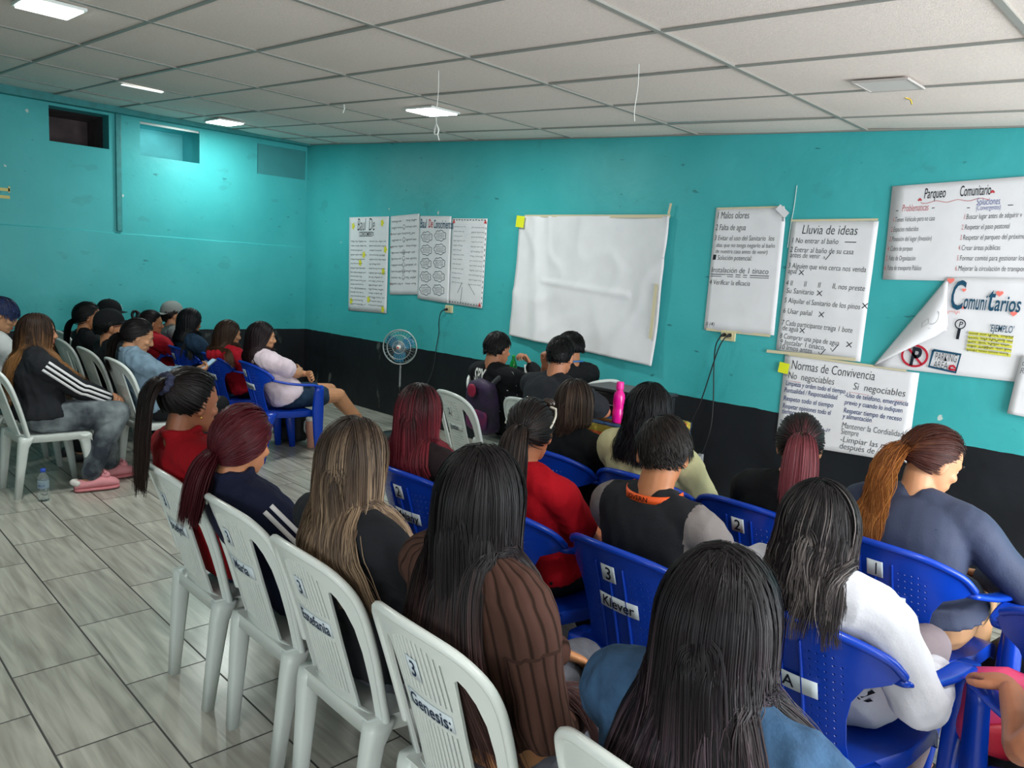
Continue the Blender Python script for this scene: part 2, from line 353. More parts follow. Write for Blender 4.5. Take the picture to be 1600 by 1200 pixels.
# ceiling: sagging 2 x 4 ft panels in a sloping grid
A_, B_, OX, OY = 1.2063, 0.59573, 3.1987, -2.7766
bm = bmesh.new(); rg = random.Random(3)
i0, i1 = -3, 8; j0, j1 = -9, 5; xmin, xmax, ymin, ymax = -0.05, XR + 0.1, YB - 0.1, 0.05
def clampx(x): return min(max(x, xmin), xmax)
def clampy(y): return min(max(y, ymin), ymax)
for i in range(i0, i1):
    for j in range(j0, j1):
        xa, xb, ya, yb = clampx(OX + i * A_), clampx(OX + (i + 1) * A_), clampy(OY + j * B_), clampy(OY + (j + 1) * B_)
        if xb - xa < 0.02 or yb - ya < 0.02: continue
        sag = rg.uniform(0.004, 0.016); tx, ty = rg.uniform(-.006, .006), rg.uniform(-.006, .006); g = [[None] * 7 for _ in range(7)]
        for a in range(7):
            for b in range(7):
                s, t = a / 6, b / 6; x = xa + (xb - xa) * s; y = ya + (yb - ya) * t
                z = hc(x, y) + 0.004 - sag * math.sin(PI * s) * math.sin(PI * t) + tx * (s - .5) + ty * (t - .5); g[a][b] = bm.verts.new((x, y, z))
        for a in range(6):
            for b in range(6): bm.faces.new((g[a][b], g[a][b + 1], g[a + 1][b + 1], g[a + 1][b])).smooth = True
ceil_o = struct(bm_obj('ceiling', bm, M_ceil))
bm = bmesh.new()
def bar(p, q, w, h):
    p, q = Vector(p), Vector(q); d = q - p; y = Vector((0, 0, 1)).cross(d).normalized(); z = d.normalized().cross(y); M3 = Matrix((d.normalized(), y, z)).transposed()
    add_box(bm, (p + q) / 2 - Vector((0, 0, h / 2 - 0.004)), (d.length, w, h), rot=M3)
for i in range(i0, i1):
    x = OX + i * A_
    if 0 < x < XR: bar((x, ymin, hc(x, ymin)), (x, ymax, hc(x, ymax)), 0.024, 0.010)
for j in range(j0, j1):
    y = OY + j * B_
    if YB < y < 0:
        for i in range(i0, i1): # cross rails dip a little at each panel
            xa, xb = clampx(OX + i * A_), clampx(OX + (i + 1) * A_)
            if xb - xa > .02: bar((xa, y, hc(xa, y)), (xb, y, hc(xb, y)), 0.022, 0.008)
bar((0, -0.012, hc(0, 0)), (XR, -0.012, hc(XR, 0)), 0.024, 0.012); bar((0.012, YB, hc(0, YB)), (0.012, 0, hc(0, 0)), 0.024, 0.012)
struct(bm_obj('trim_4', bm, M_tbar))

# ------------------------------------------------------------------ ceiling fixtures
M_lamp = mat('lit_diffuser', '#f4fff8', 0.5, emit=9.0)
def ceil_light(x, y, sx, sy, rz, label, power=22):
    z = hc(x, y); t = empty('ceiling_light', (x, y, z - 0.004), 0, label, 'ceiling light', 'flush square ceiling lights')
    rot = Matrix.Rotation(rz, 3, 'Z') @ Matrix.Rotation(math.atan(-SX), 3, 'Y')
    box_obj('frame', (0, 0, -0.008), (sx + 0.03, sy + 0.03, 0.016), M_white, t, 0.003, rot)
    box_obj('diffuser', (0, 0, -0.018), (sx, sy, 0.012), M_lamp, t, 0.003, rot)
    area('lamp_light', (0, 0, -0.04), (0, math.atan(-SX), rz), sx, sy, power, (0.93, 1.0, 0.96), t)
ceil_light(4.15, -3.78, 0.30, 0.24, 0, 'lit rectangular ceiling light above the audience at upper left')
ceil_light(0.72, -1.36, 0.46, 0.24, R(-6), 'small lit ceiling light nearest the left wall')
ceil_light(4.05, -1.22, 0.32, 0.24, 0, 'lit ceiling light above the table with the hanging string', 20)
ceil_light(9.3, -3.6, 0.32, 0.28, 0, 'lit ceiling light overhead beyond the top edge')
vt = empty('ceiling_vent', (7.36, -1.14, hc(7.36, -1.14) - 0.004), 0, 'pale rectangular hatch outlined in a ceiling panel above the posters', 'ceiling hatch')
rot = Matrix.Rotation(math.atan(-SX), 3, 'Y'); M_hatch = mat('hatch_panel', '#cfcac6', 0.8); M_hatchf = mat('hatch_rim', '#b3aca8', 0.6)
box_obj('panel', (0, 0, -0.016), (0.23, 0.20, 0.006), M_hatch, vt, 0.001, rot)
for c, s in (((0, .105, -.017), (.25, .012, .010)), ((0, -.105, -.017), (.25, .012, .010)), ((.12, 0, -.017), (.012, .2, .010)), ((-.12, 0, -.017), (.012, .2, .010))):
    box_obj('rim', rot @ Vector(c), s, M_hatchf, vt, 0.002, rot)
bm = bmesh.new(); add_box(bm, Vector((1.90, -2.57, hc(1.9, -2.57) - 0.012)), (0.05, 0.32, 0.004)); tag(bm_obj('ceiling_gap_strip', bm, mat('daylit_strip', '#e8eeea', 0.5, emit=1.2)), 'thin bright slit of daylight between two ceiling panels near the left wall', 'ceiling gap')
# strings that hang from the ceiling
M_string = mat('white_string', '#d8dad6', 0.8)
def string(x, y, L, knot, label):
    z = hc(x, y); t = tube_obj('hanging_string', [(x, y, z), (x + .004, y, z - L * .4), (x - .006, y, z - L * .8), (x, y, z - L)], 0.002, M_string)
    tag(t, label, 'string')
    if knot:
        a = Acc(); a.limb([(x, y, z - L), (x + .02, y, z - L - .03), (x + .012, y, z - L - .055), (x - .015, y, z - L - .05), (x - .012, y, z - L - .02), (x, y, z - L)], [.005] * 6, n=6)
        a.limb([(x + .012, y, z - L - .055), (x + .03, y, z - L - .09)], [.004, .003], n=6); obj('knot', a.mesh('knot'), M_string, t)
string(5.18, -2.05, 0.30, True, 'white string with a knotted loop hanging from the ceiling beside a lit lamp')
string(6.41, -1.78, 0.27, False, 'plain white string hanging from the ceiling above the large blank sheet')
tag(tube_obj('ceiling_hook', [(7.32, -0.82, hc(7.32, -.82) - .005), (7.34, -.80, hc(7.36, -.8) - .012), (7.345, -.79, hc(7.36, -.8) - .03)], 0.004, mat('brass', '#b99b3f', 0.35, 0.9)), 'small brass hook on the ceiling rail right of the hatch', 'hook')
tag(tube_obj('ceiling_hook', [(3.35, -1.55, hc(3.35, -1.55)), (3.36, -1.55, hc(3.35, -1.55) - .03), (3.34, -1.55, hc(3.35, -1.55) - .06)], 0.006, M_white), 'small white hook hanging from the ceiling between two lit lamps', 'hook')

# ------------------------------------------------------------------ posters and sheets on the front wall
def sheet(name, corners, label, cat='poster', curl=0.008, seed=0, group=None, m=None, off=0.006, n=16, lift=None):
    """corners TL,TR,BR,BL as (x,z) on the wall plane; returns (thing, map(u,v metres from TL, v down) -> point on the paper)"""
    TL, TR, BR, BL = [np.array(c, float) for c in corners]; wm = (np.linalg.norm(TR - TL) + np.linalg.norm(BR - BL)) / 2; hm = (np.linalg.norm(BL - TL) + np.linalg.norm(BR - TR)) / 2
    def bulge(s, t):
        e = 4 * s * (1 - s) * 0.5 + 0.5
        z = off + curl * (0.5 + 0.5 * noise.noise(Vector((s * 2.2 + seed, t * 2.6, seed * 1.7)))) * e + 0.3 * curl * noise.noise(Vector((s * 7 + seed, t * 5, 3)))
        if lift: z += lift(s, t)
        return max(z, 0.003)
    def f(u, v, d=0.0):
        s, t = u / wm, v / hm; p = (TL * (1 - s) + TR * s) * (1 - t) + (BL * (1 - s) + BR * s) * t
        return (p[0], -bulge(s, t) - d, p[1])
    V = []; F = []
    for i in range(n + 1):
        for j in range(n + 1): V.append(f(wm * j / n, hm * i / n))
    k = (n + 1) ** 2
    for i in range(n + 1):
        for j in range(n + 1): x, y, z = V[i * (n + 1) + j]; V.append((x, y + 0.0012, z))
    for i in range(n):
        for j in range(n):
            a = i * (n + 1) + j; q = (a, a + n + 1, a + n + 2, a + 1); F.append(q); F.append(tuple(k + x for x in reversed(q)))
    for i in range(n):
        for a, b in ((i, i + 1), ((n) * (n + 1) + i + 1, n * (n + 1) + i), ((i + 1) * (n + 1), i * (n + 1)), (i * (n + 1) + n, (i + 1) * (n + 1) + n)): F.append((a, b, k + b, k + a))
    t = empty(name, (0, 0, 0), 0, label, cat, group); o = obj('paper', mesh_data('paper', V, F), m or M_paper, t)
    return t, f, wm, hm
def lay(t, f, ink, name, color): return ink.build(name, INK(color), t, lambda u, v: f(u, v, 0.0015))
def tape(t, x, z, w, h, rot=0, m=None, y=-0.010): return box_obj('tape', (x, y, z), (w, 0.001, h), m or M_tape, t, 0, Matrix.Rotation(rot, 3, 'Y'))
K = '#23252b'
# 1: narrow sheet with a hand lettered title and yellow flowers
t, f, w, h = sheet('poster', [(1.01, 2.17), (1.80, 2.17), (1.81, 1.12), (1.04, 1.10)], 'tall white poster with yellow flowers around a double column of notes, leftmost on the wall', seed=1, group=None)
i = Ink()
def T(ink, s, u, v, size, **k):  # v measured downwards
    k.setdefault('weight', -.007); a = Ink(); a.text(s, 0, 0, size, **k); b = len(ink.V); ink.V.extend([(u + x, v - y) for x, y in a.V]); ink.F.extend([tuple(b + q for q in reversed(fc)) for fc in a.F]); return ink
T(i, 'Baul  De', .17, .15, .2, narrow=.5); T(i, 'CONOCIMIENTO', .22, .21, .06, narrow=.6, weight=.01)
i.line([(.21, .165), (.47, .165), (.47, .215), (.21, .215), (.21, .165)], .004)
for k, (a, b) in enumerate(((.04, .36), (.42, .74))):
    for r in range(7): i.scrib(a, b - .08 * (r % 3 == 2), .27 + r * .05, .016, .004, k * 10 + r)
    for r in range(9): i.scrib(a, b - .05 * (r % 2), .62 + r * .045, .016, .004, k * 10 + r + 40)
lay(t, f, i, 'lettering', '#3a3d42')
i = Ink()
for u, v in ((.09, .10), (.66, .07), (.73, .36), (.31, .42), (.24, .51), (.70, .60), (.06, .95), (.42, .92), (.71, 1.02)):
    i = Ink(); i.blob([(u + (.028 + .008 * math.cos(5 * a)) * math.cos(a), v + (.036 + .008 * math.cos(5 * a)) * math.sin(a)) for a in np.linspace(0, 2 * PI, 20, endpoint=False)]); lay(t, f, i, 'yellow_flower', '#d9d23a')
# 2
t, f, w, h = sheet('poster', [(1.83, 2.17), (2.34, 2.19), (2.385, 1.36), (1.86, 1.33)], 'white poster listing scribbled lines beside small round faces, second from the left', seed=2)
i = Ink()
for r in range(11):
    v = .06 + r * .066; i.scrib(.03, .20 + .04 * (r % 3), v, .02, .005, r + 90); i.scrib(.29, .47, v, .02, .005, r + 120)
    if r in (1, 3, 5, 6, 7, 8, 9): i.circ(.25, v, .022, .004, ry=.026); i.circ(.25, v + .002, .011, .003, 20, 160)
lay(t, f, i, 'lettering', '#43474c')
i = Ink()
for r, c in enumerate((.19, .33, .72)): i.blob([(.015 + .008 * math.cos(a), c + .012 * math.sin(a)) for a in np.linspace(0, 2 * PI, 10, endpoint=False)])
lay(t, f, i, 'red_bullet', '#a33a44')
# 3 clouds
t, f, w, h = sheet('poster', [(2.36, 2.165), (2.87, 2.155), (2.885, 1.30), (2.37, 1.32)], 'white poster with ten drawn clouds in two columns', seed=3, off=0.014)
i = Ink(); T(i, 'Baul', .01, .12, .13, narrow=.5, weight=.012); T(i, 'Conocimientos', .235, .12, .12, narrow=.42, weight=.012); lay(t, f, i, 'title', '#1d4e66')
i = Ink(); T(i, 'De', .15, .115, .12, narrow=.5, weight=.012); lay(t, f, i, 'red_title', '#b8323c')
i = Ink(); j = Ink()
for r in range(5):
    for c in range(2):
        u, v = .13 + c * .22, .21 + r * .135 - c * .018
        i = Ink(); i.line([(u + (.080 + .016 * abs(math.sin(3.5 * a))) * math.cos(a), v + (.044 + .011 * abs(math.sin(3.5 * a))) * math.sin(a)) for a in np.linspace(0, 2 * PI, 50)], .006); lay(t, f, i, 'cloud_outline', '#243b46')
        for q in range(4): j.scrib(u - .06, u + .06, v - .024 + q * .016, .008, .003, r * 7 + c * 3 + q)
lay(t, f, j, 'lettering', '#3d4348')
# 4 dotted border
t, f, w, h = sheet('poster', [(2.88, 2.135), (3.40, 2.125), (3.385, 1.285), (2.875, 1.30)], 'white poster with a dashed border and red corner marks, right of the cloud poster', seed=4, off=0.010)
i = Ink()
for q in range(12): i.line([(.02 + q * .041, .014), (.042 + q * .041, .014 + .004 * (q % 2))], .008); i.line([(.02 + q * .041, h - .02), (.036 + q * .041, h - .024)], .008)
for q in range(16): i.line([(w - .012, .03 + q * .05), (w - .012, .05 + q * .05)], .008)
lay(t, f, i, 'dashed_border', '#2b2d33')
i = Ink()
for r in range(13):
    v = .08 + r * .045; i.scrib(.04, .21 - .02 * (r % 3), v, .012, .003, r + 200); i.scrib(.30, .48, v + .004, .012, .003, r + 230)
i.line([(.20, .62), (.14, .72)], .006); i.line([(.21, .66), (.19, .82)], .006); i.line([(.30, .62), (.40, .72)], .006)
lay(t, f, i, 'lettering', '#70757a')
i = Ink()
for u, v in ((.03, .03), (.49, .03), (.48, h - .03)): i = Ink(); i.blob([(u, v - .024), (u + .022, v + .016), (u - .022, v + .016)]); lay(t, f, i, 'red_corner', '#d2434a')
# big blank crumpled sheet made of two taped lengths
def big_lift(s, t):
    z = 0.010 + 0.030 * (s ** 4) * (1 - abs(t - .6)) + 0.022 * (t ** 6) + 0.020 * max(0, 1 - abs(s - .12 - .10 * t) * 14) + 0.014 * max(0, 1 - abs(t - .50 - .06 * s) * 30) * (.2 < s < .8)
    return z + 0.020 * noise.noise(Vector((s * 3.1, t * 2.2, 9))) + 0.022 * max(0, .4 - abs(noise.noise(Vector((s * 4 + t, t * 2.5 - s, 4)))) * 2)
t, f, w, h = sheet('projection_sheet', [(3.84, 2.14), (5.45, 2.115), (5.415, 0.985), (3.80, 1.07)], 'large blank white crumpled paper sheet taped on the teal wall', 'paper sheet', curl=0.012, seed=5, n=60, lift=big_lift)
tape(t, 4.35, 2.135, .9, .02, R(.8), y=-.02); tape(t, 5.1, 2.12, .7, .025, R(.8), y=-.03); tape(t, 5.44, 2.17, .02, .08, R(10), y=-.03); tape(t, 5.385, 1.40, .03, .42, R(2), y=-.055); tape(t, 4.62, 1.035, 1.4, .02, R(3), y=-.03)
def sticky(x, z, label, s=.09, y=-.03):
    a = box_obj('sticky_note', (x, y, z), (s, .002, s), M_yellow, None, 0, Matrix.Rotation(R(6), 3, 'Y')); return tag(a, label, 'sticky note')
sticky(3.87, 2.09, 'yellow square note stuck on the top left corner of the big blank sheet', .10, -.045)
# malos olores
def corner_fold(s, t): return 0.03 * max(0, (s - .85) / .15) * max(0, (.12 - t) / .12)
t, f, w, h = sheet('poster', [(5.82, 2.17), (6.35, 2.165), (6.355, 1.31), (5.81, 1.30)], 'white poster headed Malos olores, above the wall socket with two cables', seed=6, lift=corner_fold)
i = Ink()
for s, u, v, z, wd in (('1 Malos olores', .01, .075, .07, .25), ('2 Falta de agua', .01, .155, .06, .24), ('3 Evitar el uso del Sanitario  los', .01, .225, .05, .46), ('dias que no tenga negarlo al baño', .03, .272, .042, .45), ('de nuestra casa antes de venir)', .03, .315, .042, .40),
                    ('■ Solución potencial:', .01, .362, .05, .31), ('Instalación de 1 tinaco', .01, .45, .056, .44), ('4 Verificar la eficacia', .005, .535, .05, .32), ('II (4)', .01, .83, .04, .07)): T(i, s, u, v, z, width=wd)
for a, b in ((.01, .19), (.21, .25), (.27, .30), (.32, .46)): i.line([(a, .463), (b, .463)], .005); i.line([(a, .477), (b, .477)], .004)
lay(t, f, i, 'lettering', K)
tape(t, 6.08, 2.165, .5, .012); tape(t, 6.08, 1.305, .5, .018); tape(t, 6.335, 2.135, .09, .045, R(40), M_paper, -.03)
# lluvia de ideas
t, f, w, h = sheet('poster', [(6.40, 2.075), (6.955, 2.065), (6.945, 1.20), (6.38, 1.215)], 'white poster headed Lluvia de ideas with crossed and ticked lines', seed=7)
i = Ink(); T(i, 'Lluvia de ideas', .075, .085, .085, width=.36)
for s, u, v, wd in (('1 No entrar al baño', .01, .145, .31), ('2 Entrar al baño de su casa', .01, .205, .42), ('antes de venir  .', .015, .24, .23), ('3 Alguien que viva cerca nos venda', .01, .31, .51), ('agua', .015, .345, .06), ('4 II       II       II       II, nos preste', .01, .425, .52),
                    ('Su Sanitario', .02, .475, .19), ('5 Alquilar el Sanitario de los pinos', .015, .54, .50), ('6 Usar pañal', .015, .61, .20), ('7 Cada participante traiga 1 bote', .015, .69, .47), ('de agua', .025, .725, .11), ('8 Comprar una pipa de agua', .015, .78, .40), ('9 Instalar 1 tinaco', .02, .82, .30), ('10 Irnos antes', .02, .853, .22)):
    T(i, s, u, v, .05, width=wd)
def cross(i, u, v, r=.016): i.line([(u - r, v - r), (u + r, v + r)], .005); i.line([(u + r, v - r), (u - r, v + r)], .005)
def tick(i, u, v, r=.018): i.line([(u - r, v - r * .2), (u - r * .3, v + r), (u + r * 1.4, v - r * 1.5)], .005)
for u, v in ((.11, .335), (.25, .46), (.545, .515), (.28, .595), (.165, .712), (.48, .765)): cross(i, u, v)
for u, v in ((.265, .228), (.385, .805), (.31, .84)): tick(i, u, v)
i.line([(.37, .13), (.44, .13)], .005); lay(t, f, i, 'lettering', K)
tape(t, 6.67, 2.075, .56, .014); tape(t, 6.62, 1.205, .60, .02, R(-1), y=-.02)
tag(tube_obj('wall_string', [(6.405, -.006, 2.30), (6.40, -.005, 2.16), (6.392, -.006, 2.06), (6.385, -.005, 1.9)], .002, M_string), 'thin pale string on the wall beside the Lluvia de ideas poster', 'string')
# normas
t, f, w, h = sheet('poster', [(6.45, 1.19), (7.295, 1.175), (7.29, 0.625), (6.45, 0.59)], 'wide white poster headed Normas de Convivencia, lowest on the wall', seed=8, off=.008)
i = Ink(); T(i, 'Normas de Convivencia', .05, .085, .085, width=.54, rot=-R(0)); T(i, 'No  negociables', .035, .15, .065, width=.31); T(i, 'Si  negociables', .47, .16, .065, width=.31); lay(t, f, i, 'title', K)
i = Ink()
for s, u, v, wd in (('Limpieza y orden todo el tiempo', .025, .195, .40), ('Puntualidad / Responsabilidad', .02, .24, .36), ('Respeto todo el tiempo', .02, .295, .34), ('Respetar opiniones todo el', .02, .345, .33), ('tiempo', .02, .38, .09), ('-Uso de teléfono, emergencia', .425, .215, .38), ('previo y cuando lo indiquen', .43, .262, .35), ('Respetar tiempo de receso', .43, .315, .35), ('y alimentación', .43, .352, .18)): T(i, s, u, v, .045, width=wd, weight=.006)
i.scrib(.02, .10, .43, .025, .005, 5); i.scrib(.30, .36, .445, .025, .005, 6); lay(t, f, i, 'blue_lettering', '#27396f')
i = Ink()
for s, u, v, wd in (('Mantener la Cordialidad', .43, .415, .37), ('Siempre', .43, .455, .11), ('-Limpiar las mesas', .43, .505, .37), ('después de comer.', .43, .55, .37)): T(i, s, u, v, .055, width=wd)
lay(t, f, i, 'grey_lettering', '#2c3440')
i = Ink(); i.line([(.05, .165), (.13, .166)], .003); i.line([(.45, .18), (.78, .19)], .003); lay(t, f, i, 'red_underline', '#c58a92')
tape(t, 6.85, 1.187, .75, .014, R(1), y=-.016)
sticky(6.455, 1.10, 'yellow note stuck on the left edge of the Normas poster', .07, -.022)
# parqueo comunitario
t, f, w, h = sheet('poster', [(7.01, 2.27), (8.30, 2.315), (8.34, 1.745), (7.02, 1.715)], 'white poster headed Parqueo Comunitario with two numbered lists', seed=9, off=.008)
i = Ink(); T(i, 'Parqueo', .185, .085, .085, width=.115, weight=.004); T(i, 'Comunitario', .375, .085, .085, width=.155, weight=.004)
i.line([(.035, .148), (.05, .148)], .004); i.line([(.235, .143), (.25, .142)], .004); i.line([(.42, .152), (.435, .152)], .004); i.line([(.62, .148), (.645, .148)], .004)
for r, (s, wd) in enumerate((('Tienen Vehículo pero no casa', .22), ('Espacios reducidos', .14), ('Posesión del lugar (Invasión)', .22), ('Cobro de parqueo', .125), ('Falta de Organización', .15), ('Falta de transporte Público', .19))): T(i, s, .035 - .003 * r, .215 + r * .058, .042, width=wd)
for r, (s, wd) in enumerate((('Buscar lugar antes de adquirir v', .27), ('Respetar el paso peatonal', .22), ('Respetar el parqueo del próximo', .30), ('Crear áreas públicas', .19), ('Formar comité para gestionar los', .31), ('Mejorar la circulación de transporte', .34))): T(i, s, .42 - .003 * r, .215 + r * .058, .042, width=wd)
lay(t, f, i, 'lettering', K)
i = Ink(); T(i, 'Problematicas', .07, .155, .06, width=.145)
for r in range(6): T(i, '%d.' % (r + 1), .022 - .004 * r, .215 + r * .058, .042, width=.011); T(i, '%d.' % (r + 1), .405 - .003 * r, .215 + r * .058, .042, width=.011)
i.line([(.17 + .36 * k / 20, .108 + .006 * math.sin(k)) for k in range(21)], .003); i.heart(.165, .09, .012); i.heart(.54, .07, .012); lay(t, f, i, 'red_lettering', '#b7474f')
i = Ink(); T(i, 'Soluciones', .465, .14, .058, width=.115); T(i, '(Convergentes)', .465, .168, .04, width=.12); lay(t, f, i, 'blue_lettering', '#3f4f96')
# comunitarios with its folded corner
t, f, w, h = sheet('poster', [(7.385, 1.745), (8.30, 1.76), (8.33, 1.195), (7.03, 1.185)], 'white parking poster with hearts and a folded corner', seed=10, off=.016)
def F2(u, v): # u from x=7.03, v down from z=1.75 in wall metres
    return (7.03 + u, -0.029, 1.75 - v)
def lay2(ink, name, c): return ink.build(name, INK(c), t, F2)
i = Ink(); T(i, 'C', .378, .185, .235, width=.07, weight=.010); T(i, 'omuni', .452, .18, .125, width=.115, weight=.012); T(i, 't', .570, .18, .20, width=.035, weight=.010); T(i, 'arios', .607, .18, .125, width=.125, weight=.012)
i.line([(.33, .43), (.475, .44), (.462, .545), (.318, .528), (.33, .43)], .014); T(i, "'EJEMPLO'", .60, .295, .055, width=.115, weight=.006)
lay2(i, 'title', '#1f4a63')
i = Ink(); T(i, 'PARKING', .342, .487, .065, width=.115, rot=-R(0)); T(i, 'AREA', .340, .532, .06, width=.075)
i.circ(.452, .268, .026, .006); T(i, 'P', .443, .285, .045, weight=.01); i.line([(.451, .295), (.447, .355)], .016)
T(i, 'P', .205, .53, .15, weight=.03, narrow=.75); T(i, 'un', .78, .50, .05); lay2(i, 'lettering', '#20252e')
i = Ink(); i.circ(.232, .475, .07, .013, ry=.062); i.line([(.19, .43), (.275, .52)], .013); i.line([(.425, .53), (.43, .512), (.445, .508), (.455, .518), (.465, .532), (.425, .53)], .012); lay2(i, 'red_sign', '#b32436')
i = Ink()
for u, v, r in ((.372, .025, .020), (.447, .075, .012), (.625, .085, .019), (.455, .175, .010), (.705, .19, .017)):
    a = Ink(); a.heart(0, 0, r); a.V = [(u + x, v - y) for x, y in a.V]; lay2(a, 'heart', '#e9796f')
i.scrib(.375, .44, .20, .014, .003, 4); lay2(i, 'red_scribble', '#e9796f')
i = Ink()
for r in range(5): i.blob([(.50, .305 + r * .023), (.72, .313 + r * .024), (.72, .330 + r * .024), (.50, .322 + r * .023)])
lay2(i, 'yellow_highlight', '#c9c64a')
i = Ink()
for r in range(5): i.scrib(.505, .72, .315 + r * .0235, .011, .003, r + 300)
i.V = [(u, v) for u, v in i.V]; i.build('small_lettering', INK('#3c3f36'), t, lambda u, v: (7.03 + u, -0.0305, 1.75 - v))
nn = 14   # the corner that has come loose and folds forward
def flap(s, q, d=0.0):
    e0 = np.array([7.385, 1.745]); e1 = np.array([7.03, 1.185]); tip = np.array([7.425, 1.44]); base = e0 * (1 - s) + e1 * s
    p = base + (tip - base) * q * (1 - 0.25 * abs(s - .45)); y = -0.017 - 0.06 * math.sin(PI * min(1, q * .9)) * (.4 + .6 * math.sin(PI * s)) - .014 * q
    return (p[0], y - d, p[1])
V = [flap(a / nn, b / nn) for a in range(nn + 1) for b in range(nn + 1)]; Fc = []
for a in range(nn):
    for b in range(nn): q = a * (nn + 1) + b; Fc.append((q, q + 1, q + nn + 2, q + nn + 1))
o = obj('folded_corner', mesh_data('folded_corner', V, Fc), M_paper, t); md = o.modifiers.new('s', 'SOLIDIFY'); md.thickness = 0.0012
i = Ink(); i.circ(.30, .55, .12, .014, 0, 200); i.line([(.45, .35), (.36, .42), (.42, .52), (.52, .44), (.45, .35)], .010); i.line([(.52, .62), (.34, .86)], .014); i.build('pencil_drawing', INK('#9a9ba0'), o, lambda u, v: flap(u, v, .003))
# right-edge sheet
t, f, w, h = sheet('poster', [(7.80, 1.34), (8.35, 1.35), (8.36, .98), (7.775, 1.015)], 'white sheet at the right edge overlapping the parking poster', seed=12, off=.034)
i = Ink(); T(i, 'un', .012, .06, .055, width=.04); T(i, 'Rec', .012, .105, .05, width=.05); lay(t, f, i, 'lettering', '#5a5d63')
# ------------------------------------------------------------------ sockets and cables
M_sock = mat('ivory_socket', '#cfc59d', 0.4); M_cable = mat('black_cable', '#14161a', 0.5)
def socket(x, z, label):
    t = empty('wall_socket', (x, 0, z), 0, label, 'wall socket'); box_obj('plate', (0, -.006, 0), (.115, .012, .075), M_sock, t, .004); box_obj('outlet', (.02, -.014, 0), (.035, .006, .045), mat('ivory_outlet', '#b9ae86', .45), t, .002)
    return t
socket(2.885, 1.245, 'small ivory wall socket with one black plug under the dashed poster'); socket(6.01, 1.275, 'ivory wall socket with two cables under the Malos olores poster')
def cable(name, pts, label, plug):
    t = empty(name, (0, 0, 0), 0, label, 'cable'); tube_obj('cord', pts, .0045, M_cable, t); a = Acc(); a.limb([plug, (plug[0], plug[1] - .03, plug[2] - .005)], [.014, .01], n=8); obj('plug', a.mesh('plug'), M_cable, t); return t
cable('fan_cable', [(2.865, -.045, 1.24), (2.81, -.05, 1.2), (2.775, -.04, 1.1), (2.77, -.03, 1.0), (2.765, -.05, .85), (2.80, -.12, .6), (2.83, -.3, .3), (2.84, -.4, .06)], 'thin black cable dropping from the left socket towards the fan', (2.865, -.018, 1.24))
cable('power_cable', [(5.985, -.05, 1.28), (5.95, -.06, 1.2), (5.945, -.05, 1.05), (5.96, -.04, .8), (5.965, -.05, .6), (5.93, -.05, .45), (5.91, -.05, .40)], 'black cable hanging straight down from the right socket to a grey adapter', (5.985, -.018, 1.28))
cable('power_cable', [(6.03, -.05, 1.28), (5.98, -.07, 1.18), (5.87, -.05, .8), (5.80, -.05, .62), (5.76, -.06, .50), (5.74, -.06, .40), (5.75, -.12, .1)], 'black cable swinging left from the right socket behind the wavy haired woman', (6.03, -.018, 1.28))
ad = empty('power_adapter', (5.905, -.05, .355), 0, 'small grey power adapter hanging on the black wall below the socket', 'adapter'); box_obj('body', (0, 0, 0), (.035, .03, .085), mat('grey_adapter', '#8e9093', .5), ad, .004); box_obj('socket_face', (0, -.016, .005), (.022, .004, .04), M_white, ad)
# ------------------------------------------------------------------ chairs
def poly_mesh(outline, holes, thick, cuts_u, cuts_v):
    """flat plate with holes in (u,v), thickness along w, cut so that it can bend"""
    c = bpy.data.curves.new('p', 'CURVE'); c.dimensions = '2D'; c.fill_mode = 'BOTH'; c.extrude = thick / 2 - .0015; c.bevel_depth = .0015; c.bevel_resolution = 0
    for pts in [outline] + holes:
        s = c.splines.new('POLY'); s.points.add(len(pts) - 1); s.use_cyclic_u = True
        for q, p in zip(s.points, pts): q.co = (p[0], p[1], 0, 1)
    o = bpy.data.objects.new('p', c); COL.objects.link(o); dg = bpy.context.evaluated_depsgraph_get(); me = bpy.data.meshes.new_from_object(o.evaluated_get(dg))
    bpy.data.objects.remove(o); bpy.data.curves.remove(c); bm = bmesh.new(); bm.from_mesh(me); bpy.data.meshes.remove(me); bmesh.ops.remove_doubles(bm, verts=bm.verts, dist=2e-5)
    for x in cuts_u: bmesh.ops.bisect_plane(bm, geom=bm.verts[:] + bm.edges[:] + bm.faces[:], plane_co=(x, 0, 0), plane_no=(1, 0, 0))
    for x in cuts_v: bmesh.ops.bisect_plane(bm, geom=bm.verts[:] + bm.edges[:] + bm.faces[:], plane_co=(0, x, 0), plane_no=(0, 1, 0))
    return bm
def mirror(h): return h + [(-u, v) for u, v in reversed(h) if abs(u) > 1e-6]
BACK = {'white': dict(Rr=.58, y0=-.195, rec=.300, z0=.412), 'blue': dict(Rr=.36, y0=-.20, rec=.27, z0=.41)}
def back_pt(kind, u, v, w=0.0):
    """point on the curved, reclined backrest; w>0 towards the rear"""
    b = BACK[kind]; a = u / b['Rr']; rr = b['Rr'] + w
    return (rr * math.sin(a), b['y0'] + b['Rr'] - rr * math.cos(a) - b['rec'] * max(v, 0) - .12 * max(v - .1, 0) ** 2, b['z0'] + v * (1.035 if kind == 'white' else 1.0))
def bent(kind, bm, name, m, parent, smooth=True):
    for v in bm.verts: v.co = Vector(back_pt(kind, v.co.x, v.co.y, -v.co.z))
    bmesh.ops.recalc_face_normals(bm, faces=bm.faces); me = bpy.data.meshes.new(name); bm.to_mesh(me); bm.free()
    me.polygons.foreach_set('use_smooth', np.ones(len(me.polygons), bool)); me.set_sharp_from_angle(angle=R(35)); return obj(name, me, m, parent)
